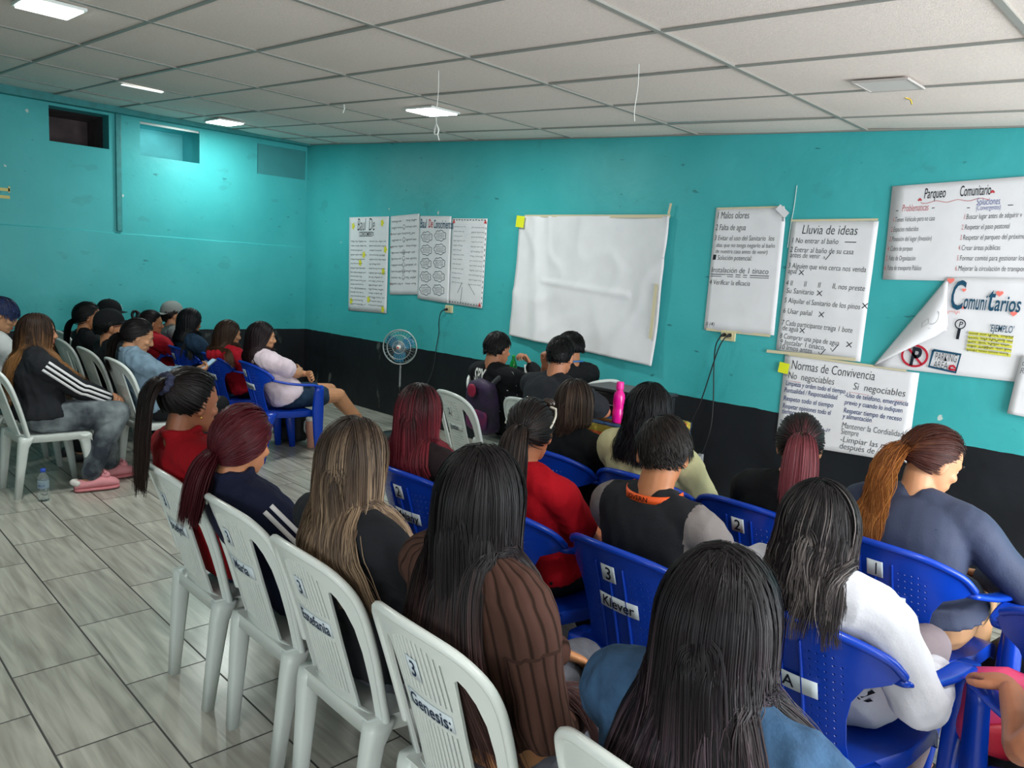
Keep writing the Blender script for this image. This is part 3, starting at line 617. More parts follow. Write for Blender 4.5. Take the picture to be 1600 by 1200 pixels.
def box_leg(name, pts, sizes, m, parent, e=3.2, n=16):
    """leg with a rounded rectangular section; pts top to bottom, sizes (sx,sy)"""
    a = Acc(); ang = np.linspace(0, 2 * PI, n, endpoint=False)
    def ring(c, s): return [(c[0] + s[0] / 2 * abs(math.cos(t)) ** (2 / e) * np.sign(math.cos(t)), c[1] + s[1] / 2 * abs(math.sin(t)) ** (2 / e) * np.sign(math.sin(t)), c[2]) for t in ang]
    a.rings([ring(c, s) for c, s in zip(pts, sizes)]); return obj(name, a.mesh(name), m, parent)
def slot(u, v0, v1, w): return [(u - w, v0), (u + w, v0), (u + w, v1), (u - w, v1)]
def white_chair(style):
    m = M_white; root = empty('plastic_chair', (0, 0, 0))
    half = [(0, -.02), (.165, -.02), (.205, .0), (.212, .08), (.222, .18), (.226, .28), (.222, .335), (.208, .375), (.18, .405), (.14, .427), (.08, .44), (0, .445)]
    out = mirror(half); holes = []
    op = [(.106, .004), (.170, -.002), (.180, .10), (.184, .20), (.180, .27), (.166, .318), (.148, .348), (.130, .362), (.117, .352), (.112, .30), (.105, .20), (.103, .10)]
    holes += [op, [(-u, v) for u, v in reversed(op)]]
    if style == 'slot':
        for k in range(11):
            u = -.085 + k * .017; holes.append(slot(u, .262, .405 - .0010 * (abs(k - 5) ** 2), .0046)); holes.append(slot(u * .93, .035, .195, .0044))
    else:
        for k in range(9):
            u = -.072 + k * .018
            for r in range(7): holes.append(slot(u, .275 + r * .0175, .275 + r * .0175 + .0105, .0055))
            for r in range(10): holes.append(slot(u * .9, .03 + r * .0175, .03 + r * .0175 + .0105, .005))
    bm = poly_mesh(out, holes, .011, [-.2 + .04 * k for k in range(11)], [.05 * k for k in range(1, 9)]); bent('white', bm, 'backrest', m, root)
    rimp = [back_pt('white', u, v, .004) for u, v in out[2:-2]]; tube_obj('top_rim', rimp, .0115, m, root, n=8, sub=3)
    # seat: dished pan with a skirt
    V = []; F = []; n = 16
    def sz(x, y): return .414 - .012 * math.exp(-((x / .13) ** 2 + ((y + .02) / .14) ** 2)) - .02 * max(0, (y - .17) / .05) ** 2
    def wid(y): return .175 + .045 * min(1, (y + .2) / .25)
    for i in range(n + 1):
        y = -.205 + .425 * i / n
        for k in range(n + 1): s = -1 + 2 * k / n; V.append((wid(y) * s, y - .012 * s * s * (i == n), sz(wid(y) * s, y)))
    for i in range(n):
        for k in range(n): a = i * (n + 1) + k; F.append((a, a + 1, a + n + 2, a + n + 1))
    loop = [i for i in range(n + 1)] + [(i + 1) * (n + 1) - 1 for i in range(1, n + 1)] + [n * (n + 1) + k for k in range(n - 1, -1, -1)] + [i * (n + 1) for i in range(n - 1, 0, -1)]
    b = len(V)
    for q in loop: x, y, z = V[q]; V.append((x * 1.015, y + .003 * np.sign(y), z - .045))
    for k in range(len(loop)): k2 = (k + 1) % len(loop); F.append((loop[k], b + k, b + k2, loop[k2]))
    o = obj('seat', mesh_data('seat', V, F), m, root); md = o.modifiers.new('s', 'SOLIDIFY'); md.thickness = .004; md.offset = -1
    o.data.set_sharp_from_angle(angle=R(50))
    for s in (-1, 1):
        box_leg('leg', [(s * .178, -.17, .408), (s * .180, -.178, .38), (s * .178, -.190, .34), (s * .170, -.205, .2), (s * .160, -.225, .0)], [(.070, .085), (.068, .078), (.060, .062), (.052, .052), (.042, .040)], m, root)
        box_leg('leg', [(s * .175, .165, .398), (s * .178, .170, .37), (s * .182, .178, .34), (s * .180, .20, .2), (s * .172, .225, .0)], [(.10, .10), (.085, .085), (.062, .062), (.050, .050), (.038, .038)], m, root)
    return root
def blue_chair():
    m = M_blue; root = empty('plastic_armchair', (0, 0, 0))
    half = [(0, -.02), (.165, -.02), (.155, .05), (.156, .13), (.168, .19), (.198, .238), (.262, .262), (.292, .29), (.265, .325), (.22, .352), (.15, .378), (.08, .39), (0, .394)]
    out = mirror(half); holes = []
    for sgn in (-1, 1):
        for cidx in range(5):
            for r in range(12):
                u = sgn * (.072 + cidx * .0195); v = .05 + r * .0235
                if abs(u) < .140 or .19 < v < .30: holes.append([(u - .0042, v), (u, v - .0042), (u + .0042, v), (u, v + .0042)])
    bm = poly_mesh(out, holes, .010, [-.28 + .04 * k for k in range(15)], [.05 * k for k in range(1, 8)]); bent('blue', bm, 'backrest', m, root)
    for u in (-.052, 0, .052):
        a = Acc(); a.limb([back_pt('blue', u, .02, .007), back_pt('blue', u, .15, .007), back_pt('blue', u, .33, .007)], [.006, .006, .004], n=8); obj('rib', a.mesh('rib'), m, root)
    rimp = [back_pt('blue', u, v, .004) for u, v in out[7:len(out) - 7]]; tube_obj('top_rim', rimp, .012, m, root, n=8, sub=3)
    V = []; F = []; n = 16
    def sz(x, y): return .415 - .014 * math.exp(-((x / .14) ** 2 + ((y + .02) / .14) ** 2)) - .02 * max(0, (y - .17) / .05) ** 2
    def wid(y): return .175 + .06 * min(1, (y + .2) / .22)
    for i in range(n + 1):
        y = -.21 + .44 * i / n
        for k in range(n + 1): s = -1 + 2 * k / n; V.append((wid(y) * s, y, sz(wid(y) * s, y)))
    for i in range(n):
        for k in range(n): a = i * (n + 1) + k; F.append((a, a + 1, a + n + 2, a + n + 1))
    loop = [i for i in range(n + 1)] + [(i + 1) * (n + 1) - 1 for i in range(1, n + 1)] + [n * (n + 1) + k for k in range(n - 1, -1, -1)] + [i * (n + 1) for i in range(n - 1, 0, -1)]
    b = len(V)
    for q in loop: x, y, z = V[q]; V.append((x * 1.012, y + .003 * np.sign(y), z - .05))
    for k in range(len(loop)): k2 = (k + 1) % len(loop); F.append((loop[k], b + k, b + k2, loop[k2]))
    o = obj('seat', mesh_data('seat', V, F), m, root); md = o.modifiers.new('s', 'SOLIDIFY'); md.thickness = .004; md.offset = -1; o.data.set_sharp_from_angle(angle=R(50))
    for s in (-1, 1):
        # armrest: flows out of the rim, runs forward and drops into the wide front support
        P = [back_pt('blue', s * .277, .272), (s * .282, -.06, .655), (s * .292, .06, .640), (s * .295, .16, .635), (s * .290, .215, .615)]
        a = Acc(); rr = []; W_ = [.048, .050, .056, .060, .058]
        pts = []; ws = []
        for k in range(len(P) - 1):
            for q in range(6): t = q / 6; pts.append(np.array(P[k]) * (1 - t) + np.array(P[k + 1]) * t); ws.append(W_[k] * (1 - t) + W_[k + 1] * t)
        pts.append(np.array(P[-1])); ws.append(W_[-1]); pts = np.array(pts)
        for _ in range(3): pts[1:-1] = (pts[:-2] + pts[1:-1] * 2 + pts[2:]) / 4
        T = np.gradient(pts, axis=0); T /= np.linalg.norm(T, axis=1)[:, None]
        for p, tt, w in zip(pts, T, ws):
            up = np.cross(np.array([1.0, 0, 0]), tt); up /= np.linalg.norm(up)
            rr.append([p + np.array([1.0, 0, 0]) * w / 2 * abs(math.cos(q)) ** .6 * np.sign(math.cos(q)) + up * .010 * abs(math.sin(q)) ** .7 * np.sign(math.sin(q)) for q in np.linspace(0, 2 * PI, 16, endpoint=False)])
        a.rings(rr); obj('armrest', a.mesh('armrest'), m, root)
        box_leg('leg', [(s * .290, .205, .628), (s * .288, .208, .58), (s * .280, .205, .42), (s * .272, .215, .2), (s * .262, .232, .0)], [(.056, .07), (.046, .080), (.052, .095), (.046, .075), (.040, .050)], m, root)
        box_leg('leg', [(s * .19, -.165, .41), (s * .196, -.175, .37), (s * .200, -.19, .30), (s * .202, -.21, .15), (s * .20, -.232, .0)], [(.085, .12), (.078, .095), (.062, .07), (.052, .056), (.042, .044)], m, root)
    return root
def kids(o): return list(o.children)
def copy_tree(o, par=None):
    c = o.copy(); COL.objects.link(c)
    if par: c.parent = par
    for ch in kids(o): copy_tree(ch, c)
    return c
def label_card(chair, kind, u, v, w, h, text, size, card=True, rot=0.0, m=None, name='label_card', ink='#1d2233'):
    W0 = .0125 if kind == 'blue' else .0075
    n = 8; V = [back_pt(kind, u - w / 2 + w * i / n, v - h / 2 + h * j / 2 + (w * i / n - w / 2) * math.tan(rot), W0) for j in range(3) for i in range(n + 1)]
    F = [(j * (n + 1) + i, j * (n + 1) + i + 1, (j + 1) * (n + 1) + i + 1, (j + 1) * (n + 1) + i) for j in range(2) for i in range(n)]
    par = chair
    if card:
        par = obj(name, mesh_data(name, V, F), m or M_card, chair); par.modifiers.new('s', 'SOLIDIFY').thickness = .0008
    if text:
        i = Ink(); Vt, _ = text2d(text, .012); wd = (Vt[:, 0].max() - Vt[:, 0].min()) * size * .9
        wd = min(wd, w * .9); i.text(text, u - wd / 2 - size * .04, v - size * .34 , size, width=wd, weight=.012, shear=.08)
        i.build('lettering', INK(ink), par, lambda a, b: back_pt(kind, a, b + (a - u) * math.tan(rot), W0 + .0012))
protoS = white_chair('slot'); protoG = white_chair('grid'); protoB = blue_chair()
USED = set()
def chair(kind, x, y, rz, label, number=None, name=None, nrm=True, num_u=0.0, card=None):
    pr_ = {'slot': protoS, 'grid': protoG, 'blue': protoB}[kind]
    o = pr_ if kind not in USED else copy_tree(pr_)
    if kind in USED: pass
    o.location = (x, y, 0); o.rotation_euler = (0, 0, R(rz))
    PENDING.append((kind, o, number, name, num_u)); USED.add(kind)
    return tag(o, label, 'chair', 'blue plastic armchairs' if kind == 'blue' else 'white plastic chairs')
PENDING = []
# near row of white chairs, seen from behind
chair('slot', 6.12, -3.62, 0, 'white plastic chair labelled Jocelyn at the left end of the near row', '3', 'Jocelyn')
chair('slot', 6.60, -3.60, 0, 'white plastic chair labelled María, second in the near row', '3', 'María')
chair('slot', 7.08, -3.61, -1, 'white plastic chair of the near row under the blonde streaked woman', '3', 'Estefania')
chair('slot', 7.62, -3.63, -2, 'white plastic chair labelled Genesis under the brown ribbed sweater', '3', 'Genesis:')
chair('slot', 8.24, -3.66, -3, 'white plastic chair cut by the bottom edge behind the denim jacket', None, None)
# second and first rows of blue chairs
chair('blue', 6.36, -2.80, 2, 'blue plastic armchair labelled Melany under the wine haired woman', '2', 'Melany')
chair('blue', 6.91, -2.80, 0, 'blue plastic armchair of the woman in the bright red tee', None, None)
chair('blue', 7.46, -2.78, -2, 'blue plastic armchair labelled Klever behind the orange lanyard', '3', 'Klever')
chair('blue', 8.03, -2.78, -3, 'blue plastic armchair under the white hooded sweatshirt', None, 'A')
chair('blue', 8.74, -2.70, 33, 'blue plastic armchair with a forearm on it, bottom right corner', None, None)
chair('blue', 6.38, -2.02, 3, 'blue plastic armchair of the brown haired woman in black', None, '')
chair('blue', 6.93, -2.00, 2, 'blue plastic armchair behind the cream shirt', None, None)
chair('blue', 7.45, -1.98, -2, 'blue plastic armchair numbered 2 under the green scrunchie ponytail', '2', 'C..', num_u=0)
chair('blue', 7.98, -2.00, -4, 'blue plastic armchair numbered 1 under the navy jacket', '1', 'nez')
chair('blue', 8.60, -2.20, 0, 'empty blue plastic armchair at the right edge beside the navy jacket', None, None)
# chairs around the tables
chair('grid', 5.25, -1.56, -9, 'empty white plastic chair labelled Justin behind the purple backpack', '2', 'Justin')
chair('slot', 5.63, -1.32, -3, 'white plastic chair of the man in the dark tee at the table', None, None)
chair('slot', 4.86, -.97, -82, 'white plastic chair of the young man wearing the purple backpack', None, None)
chair('grid', 4.93, -.37, 84, 'white grid backed chair against the wall behind the big sheet', None, None)
# left block
chair('slot', 3.05, -3.60, 4, 'white plastic chair at the left edge under the striped jacket', None, None)
chair('slot', 2.32, -3.62, 2, 'white plastic chair hidden beside the long haired woman under the white shirt', None, None)
chair('slot', 3.02, -2.85, 2, 'white plastic chair of the woman in the denim jacket with a phone', None, None)
chair('slot', 2.30, -2.84, 2, 'white plastic chair under the man in the cap and glasses', None, None)
chair('slot', 1.55, -2.83, 2, 'white plastic chair of the dark haired woman near the caps', None, None)
chair('slot', 0.86, -2.66, 3, 'white plastic chair under the farther man in a black cap', None, None)
chair('blue', 2.99, -1.87, -4, 'blue plastic armchair of the woman in the pale pink tee', '3', 'Fátima')
chair('blue', 2.36, -1.92, -2, 'blue plastic armchair of the woman in the red hoodie', '3', 'Nicole')
chair('blue', 1.76, -1.98, 0, 'blue plastic armchair of the woman in the dark denim jacket', '3', '-')
chair('blue', 1.17, -2.04, 0, 'blue plastic armchair of the girl with looped hair in red', '3', '')
chair('blue', 0.56, -1.98, 0, 'blue plastic armchair of the man in the grey cap', None, None)
for kind, o, num, nm, nu in PENDING:
    if kind == 'blue':
        if num: label_card(o, 'blue', nu, .305, .052, .058, num, .062)
        if nm is not None: label_card(o, 'blue', nu + .02, .20, .145, .050, nm if nm not in ('', '-') else None, .05, rot=R(-2))
    elif num:
        label_card(o, 'white', -.02, .325, .046, .056, num, .058, name='number_card', ink='#25324a'); label_card(o, 'white', 0, .228, .165, .042, nm, .05, name='name_card', ink='#25324a')
        for c in o.children:
            if c.name.startswith(('number_card', 'name_card')) and kind == 'grid': c.data.materials[0] = M_white

# ------------------------------------------------------------------ tables and the things around them
def cloth_mat():
    m = bpy.data.materials.new('woven_striped_cloth'); m.use_nodes = True; nt = m.node_tree; L = nt.links; N = nt.nodes.new; b = nt.nodes['Principled BSDF']; b.inputs['Roughness'].default_value = .85
    at = N('ShaderNodeAttribute'); at.attribute_name = 'lay'; sp = N('ShaderNodeSeparateXYZ'); L.new(at.outputs['Vector'], sp.inputs[0])
    r = N('ShaderNodeValToRGB'); r.color_ramp.interpolation = 'CONSTANT'; mm = N('ShaderNodeMath'); mm.operation = 'FRACT'; dv = N('ShaderNodeMath'); dv.operation = 'DIVIDE'; L.new(sp.outputs['Y'], dv.inputs[0]); dv.inputs[1].default_value = .62; L.new(dv.outputs[0], mm.inputs[0]); L.new(mm.outputs[0], r.inputs[0])
    st = [(0, '#131729'), (.065, '#c95a22'), (.145, '#b9a63a'), (.225, '#1b2b50'), (.25, '#3a6fa5'), (.34, '#1b2b50'), (.37, '#c9792a'), (.44, '#d2962e'), (.50, '#2b5a93'), (.62, '#14182a'), (.70, '#c95a22'), (.85, '#3a6fa5')]
    el = r.color_ramp.elements
    while len(el) < len(st): el.new(.5)
    for e, (p, c) in zip(el, st): e.position = p; e.color = (*lin(c), 1)
    ck = N('ShaderNodeTexVoronoi'); ck.inputs['Scale'].default_value = 26; L.new(at.outputs['Vector'], ck.inputs['Vector']); rr = N('ShaderNodeValToRGB'); rr.color_ramp.elements[0].position = .42; rr.color_ramp.elements[1].position = .5; rr.color_ramp.elements[0].color = (.75, .75, .75, 1); rr.color_ramp.elements[1].color = (.16, .10, .08, 1); L.new(ck.outputs['Distance'], rr.inputs[0])
    mx = N('ShaderNodeMix'); mx.data_type = 'RGBA'; mx.blend_type = 'MULTIPLY'; mx.inputs[0].default_value = .55; L.new(r.outputs[0], mx.inputs[6]); L.new(rr.outputs[0], mx.inputs[7]); L.new(mx.outputs[2], b.inputs['Base Color']); return m
TX0, TX1, TY0, TY1, TZ = 5.36, 6.08, -1.15, -.52, .715
t = empty('folding_table', ((TX0 + TX1) / 2, (TY0 + TY1) / 2, 0), 0, 'folding table under the bright woven striped cloth', 'table')
cx, cy = (TX0 + TX1) / 2, (TY0 + TY1) / 2; M_tab = mat('cream_table_top', '#b5ad98', .5); M_leg = mat('grey_steel', '#7d8084', .35, .8)
box_obj('tabletop', (0, 0, TZ - .02), (TX1 - TX0, TY1 - TY0, .036), M_tab, t, .006)
for sx in (-1, 1):
    for sy in (-1, 1): tube_obj('leg', [(sx * (TX1 - TX0 - .12) / 2, sy * (TY1 - TY0 - .1) / 2, TZ - .03), (sx * (TX1 - TX0 - .12) / 2, sy * (TY1 - TY0 - .1) / 2, 0.012)], .013, M_leg, t)
V = []; LAY = []; F = []; nx, ny = 46, 34; D = .14
for i in range(ny + 1):
    for k in range(nx + 1):
        a = -D + (TX1 - TX0 + 2 * D) * k / nx; b = -D + (TY1 - TY0 + 2 * D) * i / ny
        x = min(max(a, -.006), TX1 - TX0 + .006); y = min(max(b, -.006), TY1 - TY0 + .006); dx = max(0, -a, a - (TX1 - TX0)); dy = max(0, -b, b - (TY1 - TY0)); z = TZ + .002 - max(dx, dy)
        fo = .012 * math.sin(a * 22 + b * 19) * min(1, max(dx, dy) / .12)
        if dx > dy: x += (fo + .012) * (1 if a > 0 else -1)
        elif dy > 0: y += (fo + .012) * (1 if b > 0 else -1)
        V.append((TX0 + x, TY0 + y, z)); LAY.append((a, b + .14, 0))
for i in range(ny):
    for k in range(nx): q = i * (nx + 1) + k; F.append((q, q + 1, q + nx + 2, q + nx + 1))
me = mesh_data('tablecloth', V, F); at = me.attributes.new('lay', 'FLOAT_VECTOR', 'POINT'); at.data.foreach_set('vector', np.array(LAY, np.float32).ravel())
cl = obj('tablecloth', me, cloth_mat()); cl.modifiers.new('s', 'SOLIDIFY').thickness = .002; tag(cl, 'striped woven tablecloth in orange, yellow and blue with dark hem', 'tablecloth')
# bare table
t = empty('small_table', (4.44, -.42, 0), 0, 'bare cream topped table against the wall beside the seated men', 'table')
box_obj('tabletop', (0, 0, .735), (.60, .70, .03), M_tab, t, .006)
for sx in (-1, 1):
    for sy in (-1, 1): tube_obj('leg', [(sx * .25, sy * .30, .72), (sx * .26, sy * .31, .012)], .014, M_leg, t)
# equipment case on the striped cloth
t = empty('equipment_case', (5.72, -.72, TZ + .003), 0, 'large black equipment case lying on the striped tablecloth', 'case')
M_case = mat('black_case', '#16181c', .4); box_obj('body', (0, 0, .075), (.56, .28, .15), M_case, t, .012); box_obj('lid', (0, 0, .165), (.58, .30, .024), mat('black_case_lid', '#25282d', .35), t, .008)
box_obj('latch', (-.22, -.146, .14), (.05, .012, .04), M_leg, t, .003); box_obj('latch', (.22, -.146, .14), (.05, .012, .04), M_leg, t, .003); tube_obj('handle', [(-.07, -.14, .07), (-.06, -.165, .07), (.06, -.165, .07), (.07, -.14, .07)], .007, M_black, t)
# bottles, cup, tumbler
M_pink = mat('translucent_pink', '#e3148f', .25, coat=.3, spec=.5); M_pinkc = mat('pink_cap', '#f22a96', .4)
t = empty('water_bottle', (5.872, -1.03, TZ + .003), 0, 'bright pink plastic water bottle standing on the striped tablecloth', 'bottle')
pf = [(.001, 0), (.034, 0), (.037, .006), (.037, .07), (.0345, .085), (.0345, .10), (.037, .115), (.037, .165), (.034, .185), (.022, .205), (.019, .212), (.019, .222)]
obj('body', lathe(pf).mesh('body'), M_pink, t); obj('cap', lathe([(.001, .214), (.0235, .214), (.0245, .22), (.0235, .258), (.021, .264), (.001, .265)]).mesh('cap'), M_pinkc, t)
M_green = mat('green_pet', '#169a3c', .12, trans=.55, spec=.5); t = empty('soda_bottle', (4.33, -.48, .752), 0, 'small green soda bottle on the bare table between the two seated men', 'bottle')
obj('body', lathe([(.001, 0), (.028, 0), (.032, .008), (.032, .11), (.027, .14), (.015, .175), (.0125, .185), (.0125, .195)]).mesh('body'), M_green, t); obj('cap', lathe([(.001, .19), (.015, .19), (.015, .208), (.001, .209)]).mesh('cap'), mat('green_cap', '#0f8f3c', .4), t)
t = empty('plastic_cup', (4.19, -.16, .752), 0, 'small white plastic cup at the back of the bare table', 'cup'); obj('wall', lathe([(.001, 0), (.026, 0), (.036, .095), (.0345, .095), (.025, .004), (.001, .004)]).mesh('wall'), mat('white_cup', '#d8d9dc', .4), t)
t = empty('tumbler', (2.86, -1.50, 0), 0, 'tall pink beige tumbler standing on the floor under the blue armchair', 'tumbler'); M_tum = mat('pink_beige_metal', '#c48d78', .35)
obj('body', lathe([(.001, 0), (.034, 0), (.036, .006), (.037, .10), (.046, .13), (.048, .24), (.046, .243), (.001, .243)]).mesh('body'), M_tum, t); obj('lid', lathe([(.001, .24), (.049, .24), (.049, .262), (.043, .268), (.001, .268)]).mesh('lid'), mat('pale_lid', '#d9d2cc', .4), t)
tube_obj('handle', [(-.045, -.01, .225), (-.085, -.015, .215), (-.088, -.015, .14), (-.043, -.01, .115)], .008, M_white, t); tube_obj('straw', [(.01, .01, .25), (.014, .012, .33)], .005, M_white, t)
M_clear = mat('clear_pet', '#e9f2f2', .06, trans=.92, ior=1.33, spec=.5); t = empty('water_bottle', (3.33, -3.69, 0), 0, 'clear plastic water bottle with a blue cap standing on the tiles', 'bottle')
obj('body', lathe([(.001, 0), (.030, 0), (.033, .006), (.033, .055), (.031, .06), (.033, .066), (.033, .14), (.028, .165), (.014, .186), (.012, .196)]).mesh('body'), M_clear, t); obj('cap', lathe([(.001, .19), (.0155, .19), (.0155, .212), (.001, .213)]).mesh('cap'), mat('blue_cap', '#2a4fb8', .4), t)
obj('label', lathe([(.0335, .085), (.0337, .09), (.0337, .13), (.0335, .135)]).mesh('label'), mat('film_label', '#b9cfdc', .3, trans=.6), t)
i = Ink(); i.text('CIELO', -.026, .098, .02, width=.05, weight=.01); i.build('lettering', INK('#27418f'), t, lambda u, v: (.0342 * math.cos(u / .0342 - .75), .0342 * math.sin(u / .0342 - .75), v))
# fan
t = empty('pedestal_fan', (2.85, -.55, 0), R(38), 'pedestal fan with blue blades beside the black wall', 'fan')
M_fm = mat('grey_fan_metal', '#9aa0a1', .35, .5); M_blade = mat('blue_fan_blade', '#2f86a8', .25, trans=.35); M_fw = mat('grey_fan_wire', '#aeb6b5', .35, .6)
obj('base', lathe([(.001, 0), (.19, 0), (.195, .012), (.17, .022), (.05, .035), (.03, .06), (.001, .06)]).mesh('base'), mat('dark_fan_base', '#23282a', .5), t)
tube_obj('pole', [(0, 0, .04), (0, 0, .45), (0, 0, .74)], [.012, .010, .010], M_fm, t); obj('collar', lathe([(.016, .42), (.018, .43), (.018, .48), (.014, .49)]).mesh('collar'), M_black, t)
FZ = .875; a = Acc(); a.limb([(0, .10, FZ), (0, .02, FZ), (0, -.02, FZ)], [.04, .055, .045], n=16); obj('motor', a.mesh('motor'), M_fm, t); tube_obj('neck', [(0, .04, FZ - .05), (0, .02, FZ - .10), (0, 0, FZ - .15)], .016, M_fm, t)
a = Acc()
for r, yy in ((.165, -.045), (.165, -.035), (.115, -.072), (.06, -.082), (.15, .02)):
    P = [(r * math.cos(q), yy, FZ + r * math.sin(q)) for q in np.linspace(0, 2 * PI, 41)]; a.limb(P, [.0035 if r < .16 else .006] * 41, n=5, sub=1)
for q in np.linspace(0, 2 * PI, 30, endpoint=False):
    c, s = math.cos(q), math.sin(q); a.limb([(.03 * c, -.084, FZ + .03 * s), (.11 * c, -.073, FZ + .11 * s), (.165 * c, -.04, FZ + .165 * s), (.14 * c, .03, FZ + .14 * s), (.05 * c, .05, FZ + .05 * s)], [.0009] * 5, n=4, sub=2)
obj('guard', a.mesh('guard'), M_fw, t)
for k in range(3):
    V = []; F = []
    for ii in range(9):
        for jj in range(9):
            r = .03 + .118 * ii / 8; sp_ = (.35 + .55 * math.sin(PI * min(1, .25 + ii / 9))) ; q = k * 2 * PI / 3 + .5 + (jj / 8 - .5) * 1.7 * sp_; V.append((r * math.cos(q), -.035 + .03 * (jj / 8 - .5), FZ + r * math.sin(q)))
    for ii in range(8):
        for jj in range(8): q = ii * 9 + jj; F.append((q, q + 1, q + 10, q + 9))
    o = obj('blade', mesh_data('blade', V, F), M_blade, t); o.modifiers.new('s', 'SOLIDIFY').thickness = .002
a = Acc(); a.limb([(0, -.03, FZ), (0, -.06, FZ)], [.03, .028], n=14); obj('hub', a.mesh('hub'), M_blade, t)
a = Acc(); a.limb([(0, -.082, FZ), (0, -.088, FZ)], [.026, .022], n=18); bd = obj('badge', a.mesh('badge'), mat('silver_badge', '#d7d3d0', .35), t); a = Acc(); a.limb([(0, -.10, FZ), (0, -.112, FZ)], [.011, .009], n=12); obj('red_centre', a.mesh('red_centre'), mat('red_enamel', '#c23a30', .4), bd)
# bags
def bag(name, loc, rz, s, m, label, straps=True, pocket=True, m2=None, cat='backpack', lean=0.0):
    t = empty(name, loc, rz, label, cat); w, d, h = s; a = Acc(); ang = np.linspace(0, 2 * PI, 24, endpoint=False); rings = []
    for q in np.linspace(0, 1, 12):
        k = (1 - (2 * q - 1) ** 6) ** .5 * (1 - .18 * q ** 3) + .02
        rings.append([(w / 2 * k * abs(math.cos(x)) ** .6 * np.sign(math.cos(x)), d / 2 * k * abs(math.sin(x)) ** .7 * np.sign(math.sin(x)) + lean * q * h, q * h) for x in ang])
    a.rings(rings); me = a.mesh('body'); wrinkle(me, .006, (12, 12, 10), 3.1); obj('body', me, m, t)
    if pocket:
        a = Acc(); rr = []
        for q in np.linspace(0, 1, 8):
            k = (1 - (2 * q - 1) ** 4) ** .5 + .05; rr.append([(w * .36 * k * math.cos(x), -d / 2 - .01 + d * .16 * k * math.sin(x), h * (.08 + .42 * q)) for x in ang])
        a.rings(rr); obj('pocket', a.mesh('pocket'), m2 or m, t)
    if straps:
        for s_ in (-1, 1): tube_obj('strap', [(s_ * w * .22, d * .40 + lean * h * .9, h * .92), (s_ * w * .28, d * .5 + .05 + lean * h * .6, h * .75), (s_ * w * .32, d * .5 + .03, h * .35), (s_ * w * .30, d * .42, h * .08)], .012, M_black, t)
        tube_obj('grab_loop', [(-.03, d * .2 + lean * h, h * .97), (0, d * .2 + lean * h, h * 1.06), (.03, d * .2 + lean * h, h * .97)], .007, M_black, t)
    return t
bag('backpack', (2.60, -1.55, 0), R(20), (.30, .18, .34), mat('black_nylon', '#15161a', .7, bump=.2, bump_scale=90), 'black backpack on the floor behind the pink beige tumbler')
bag('backpack', (2.86, -2.52, 0), R(10), (.28, .17, .30), mat('black_nylon', '#15161a'), 'black backpack on the floor in front of the denim jacket woman')
bag('backpack', (8.30, -1.62, 0), R(-20), (.30, .18, .38), mat('black_nylon', '#15161a'), 'black backpack on the floor beyond the navy jacket woman')
# ------------------------------------------------------------------ people
def skin(c='#b07a58'): return mat('skin_' + c.strip('#'), c, .48, noise_amt=.06, noise_scale=14, spec=.4)
def M3rot(yaw, pitch, roll=0.0):  # head turn: yaw ccw, pitch down positive, roll right positive
    return np.array(Matrix.Rotation(yaw, 3, 'Z') @ Matrix.Rotation(-pitch, 3, 'X') @ Matrix.Rotation(roll, 3, 'Y'))
def nrm(v): v = np.asarray(v, float); return v / (np.linalg.norm(v) + 1e-12)
def ik(a, c, l1, l2, pole):
    a = np.asarray(a, float); c = np.asarray(c, float); d = c - a; D = np.linalg.norm(d)
    if D > (l1 + l2) * .995: c = a + d / D * (l1 + l2) * .995; d = c - a; D = np.linalg.norm(d)
    x = (l1 * l1 - l2 * l2 + D * D) / (2 * D); h = math.sqrt(max(l1 * l1 - x * x, 0)); e = d / D; p = np.asarray(pole, float); p = nrm(p - e * (p @ e)); return a + e * x + p * h, c
HEADR = [(.000, .055, .022, .022), (.010, .044, .040, .040), (.032, .027, .053, .060), (.060, .012, .062, .077), (.085, .003, .067, .089), (.110, -.003, .070, .096), (.135, -.006, .073, .098), (.160, -.010, .073, .095), (.185, -.014, .066, .085), (.205, -.018, .050, .064), (.218, -.02, .030, .038), (.2245, -.02, .010, .012)]
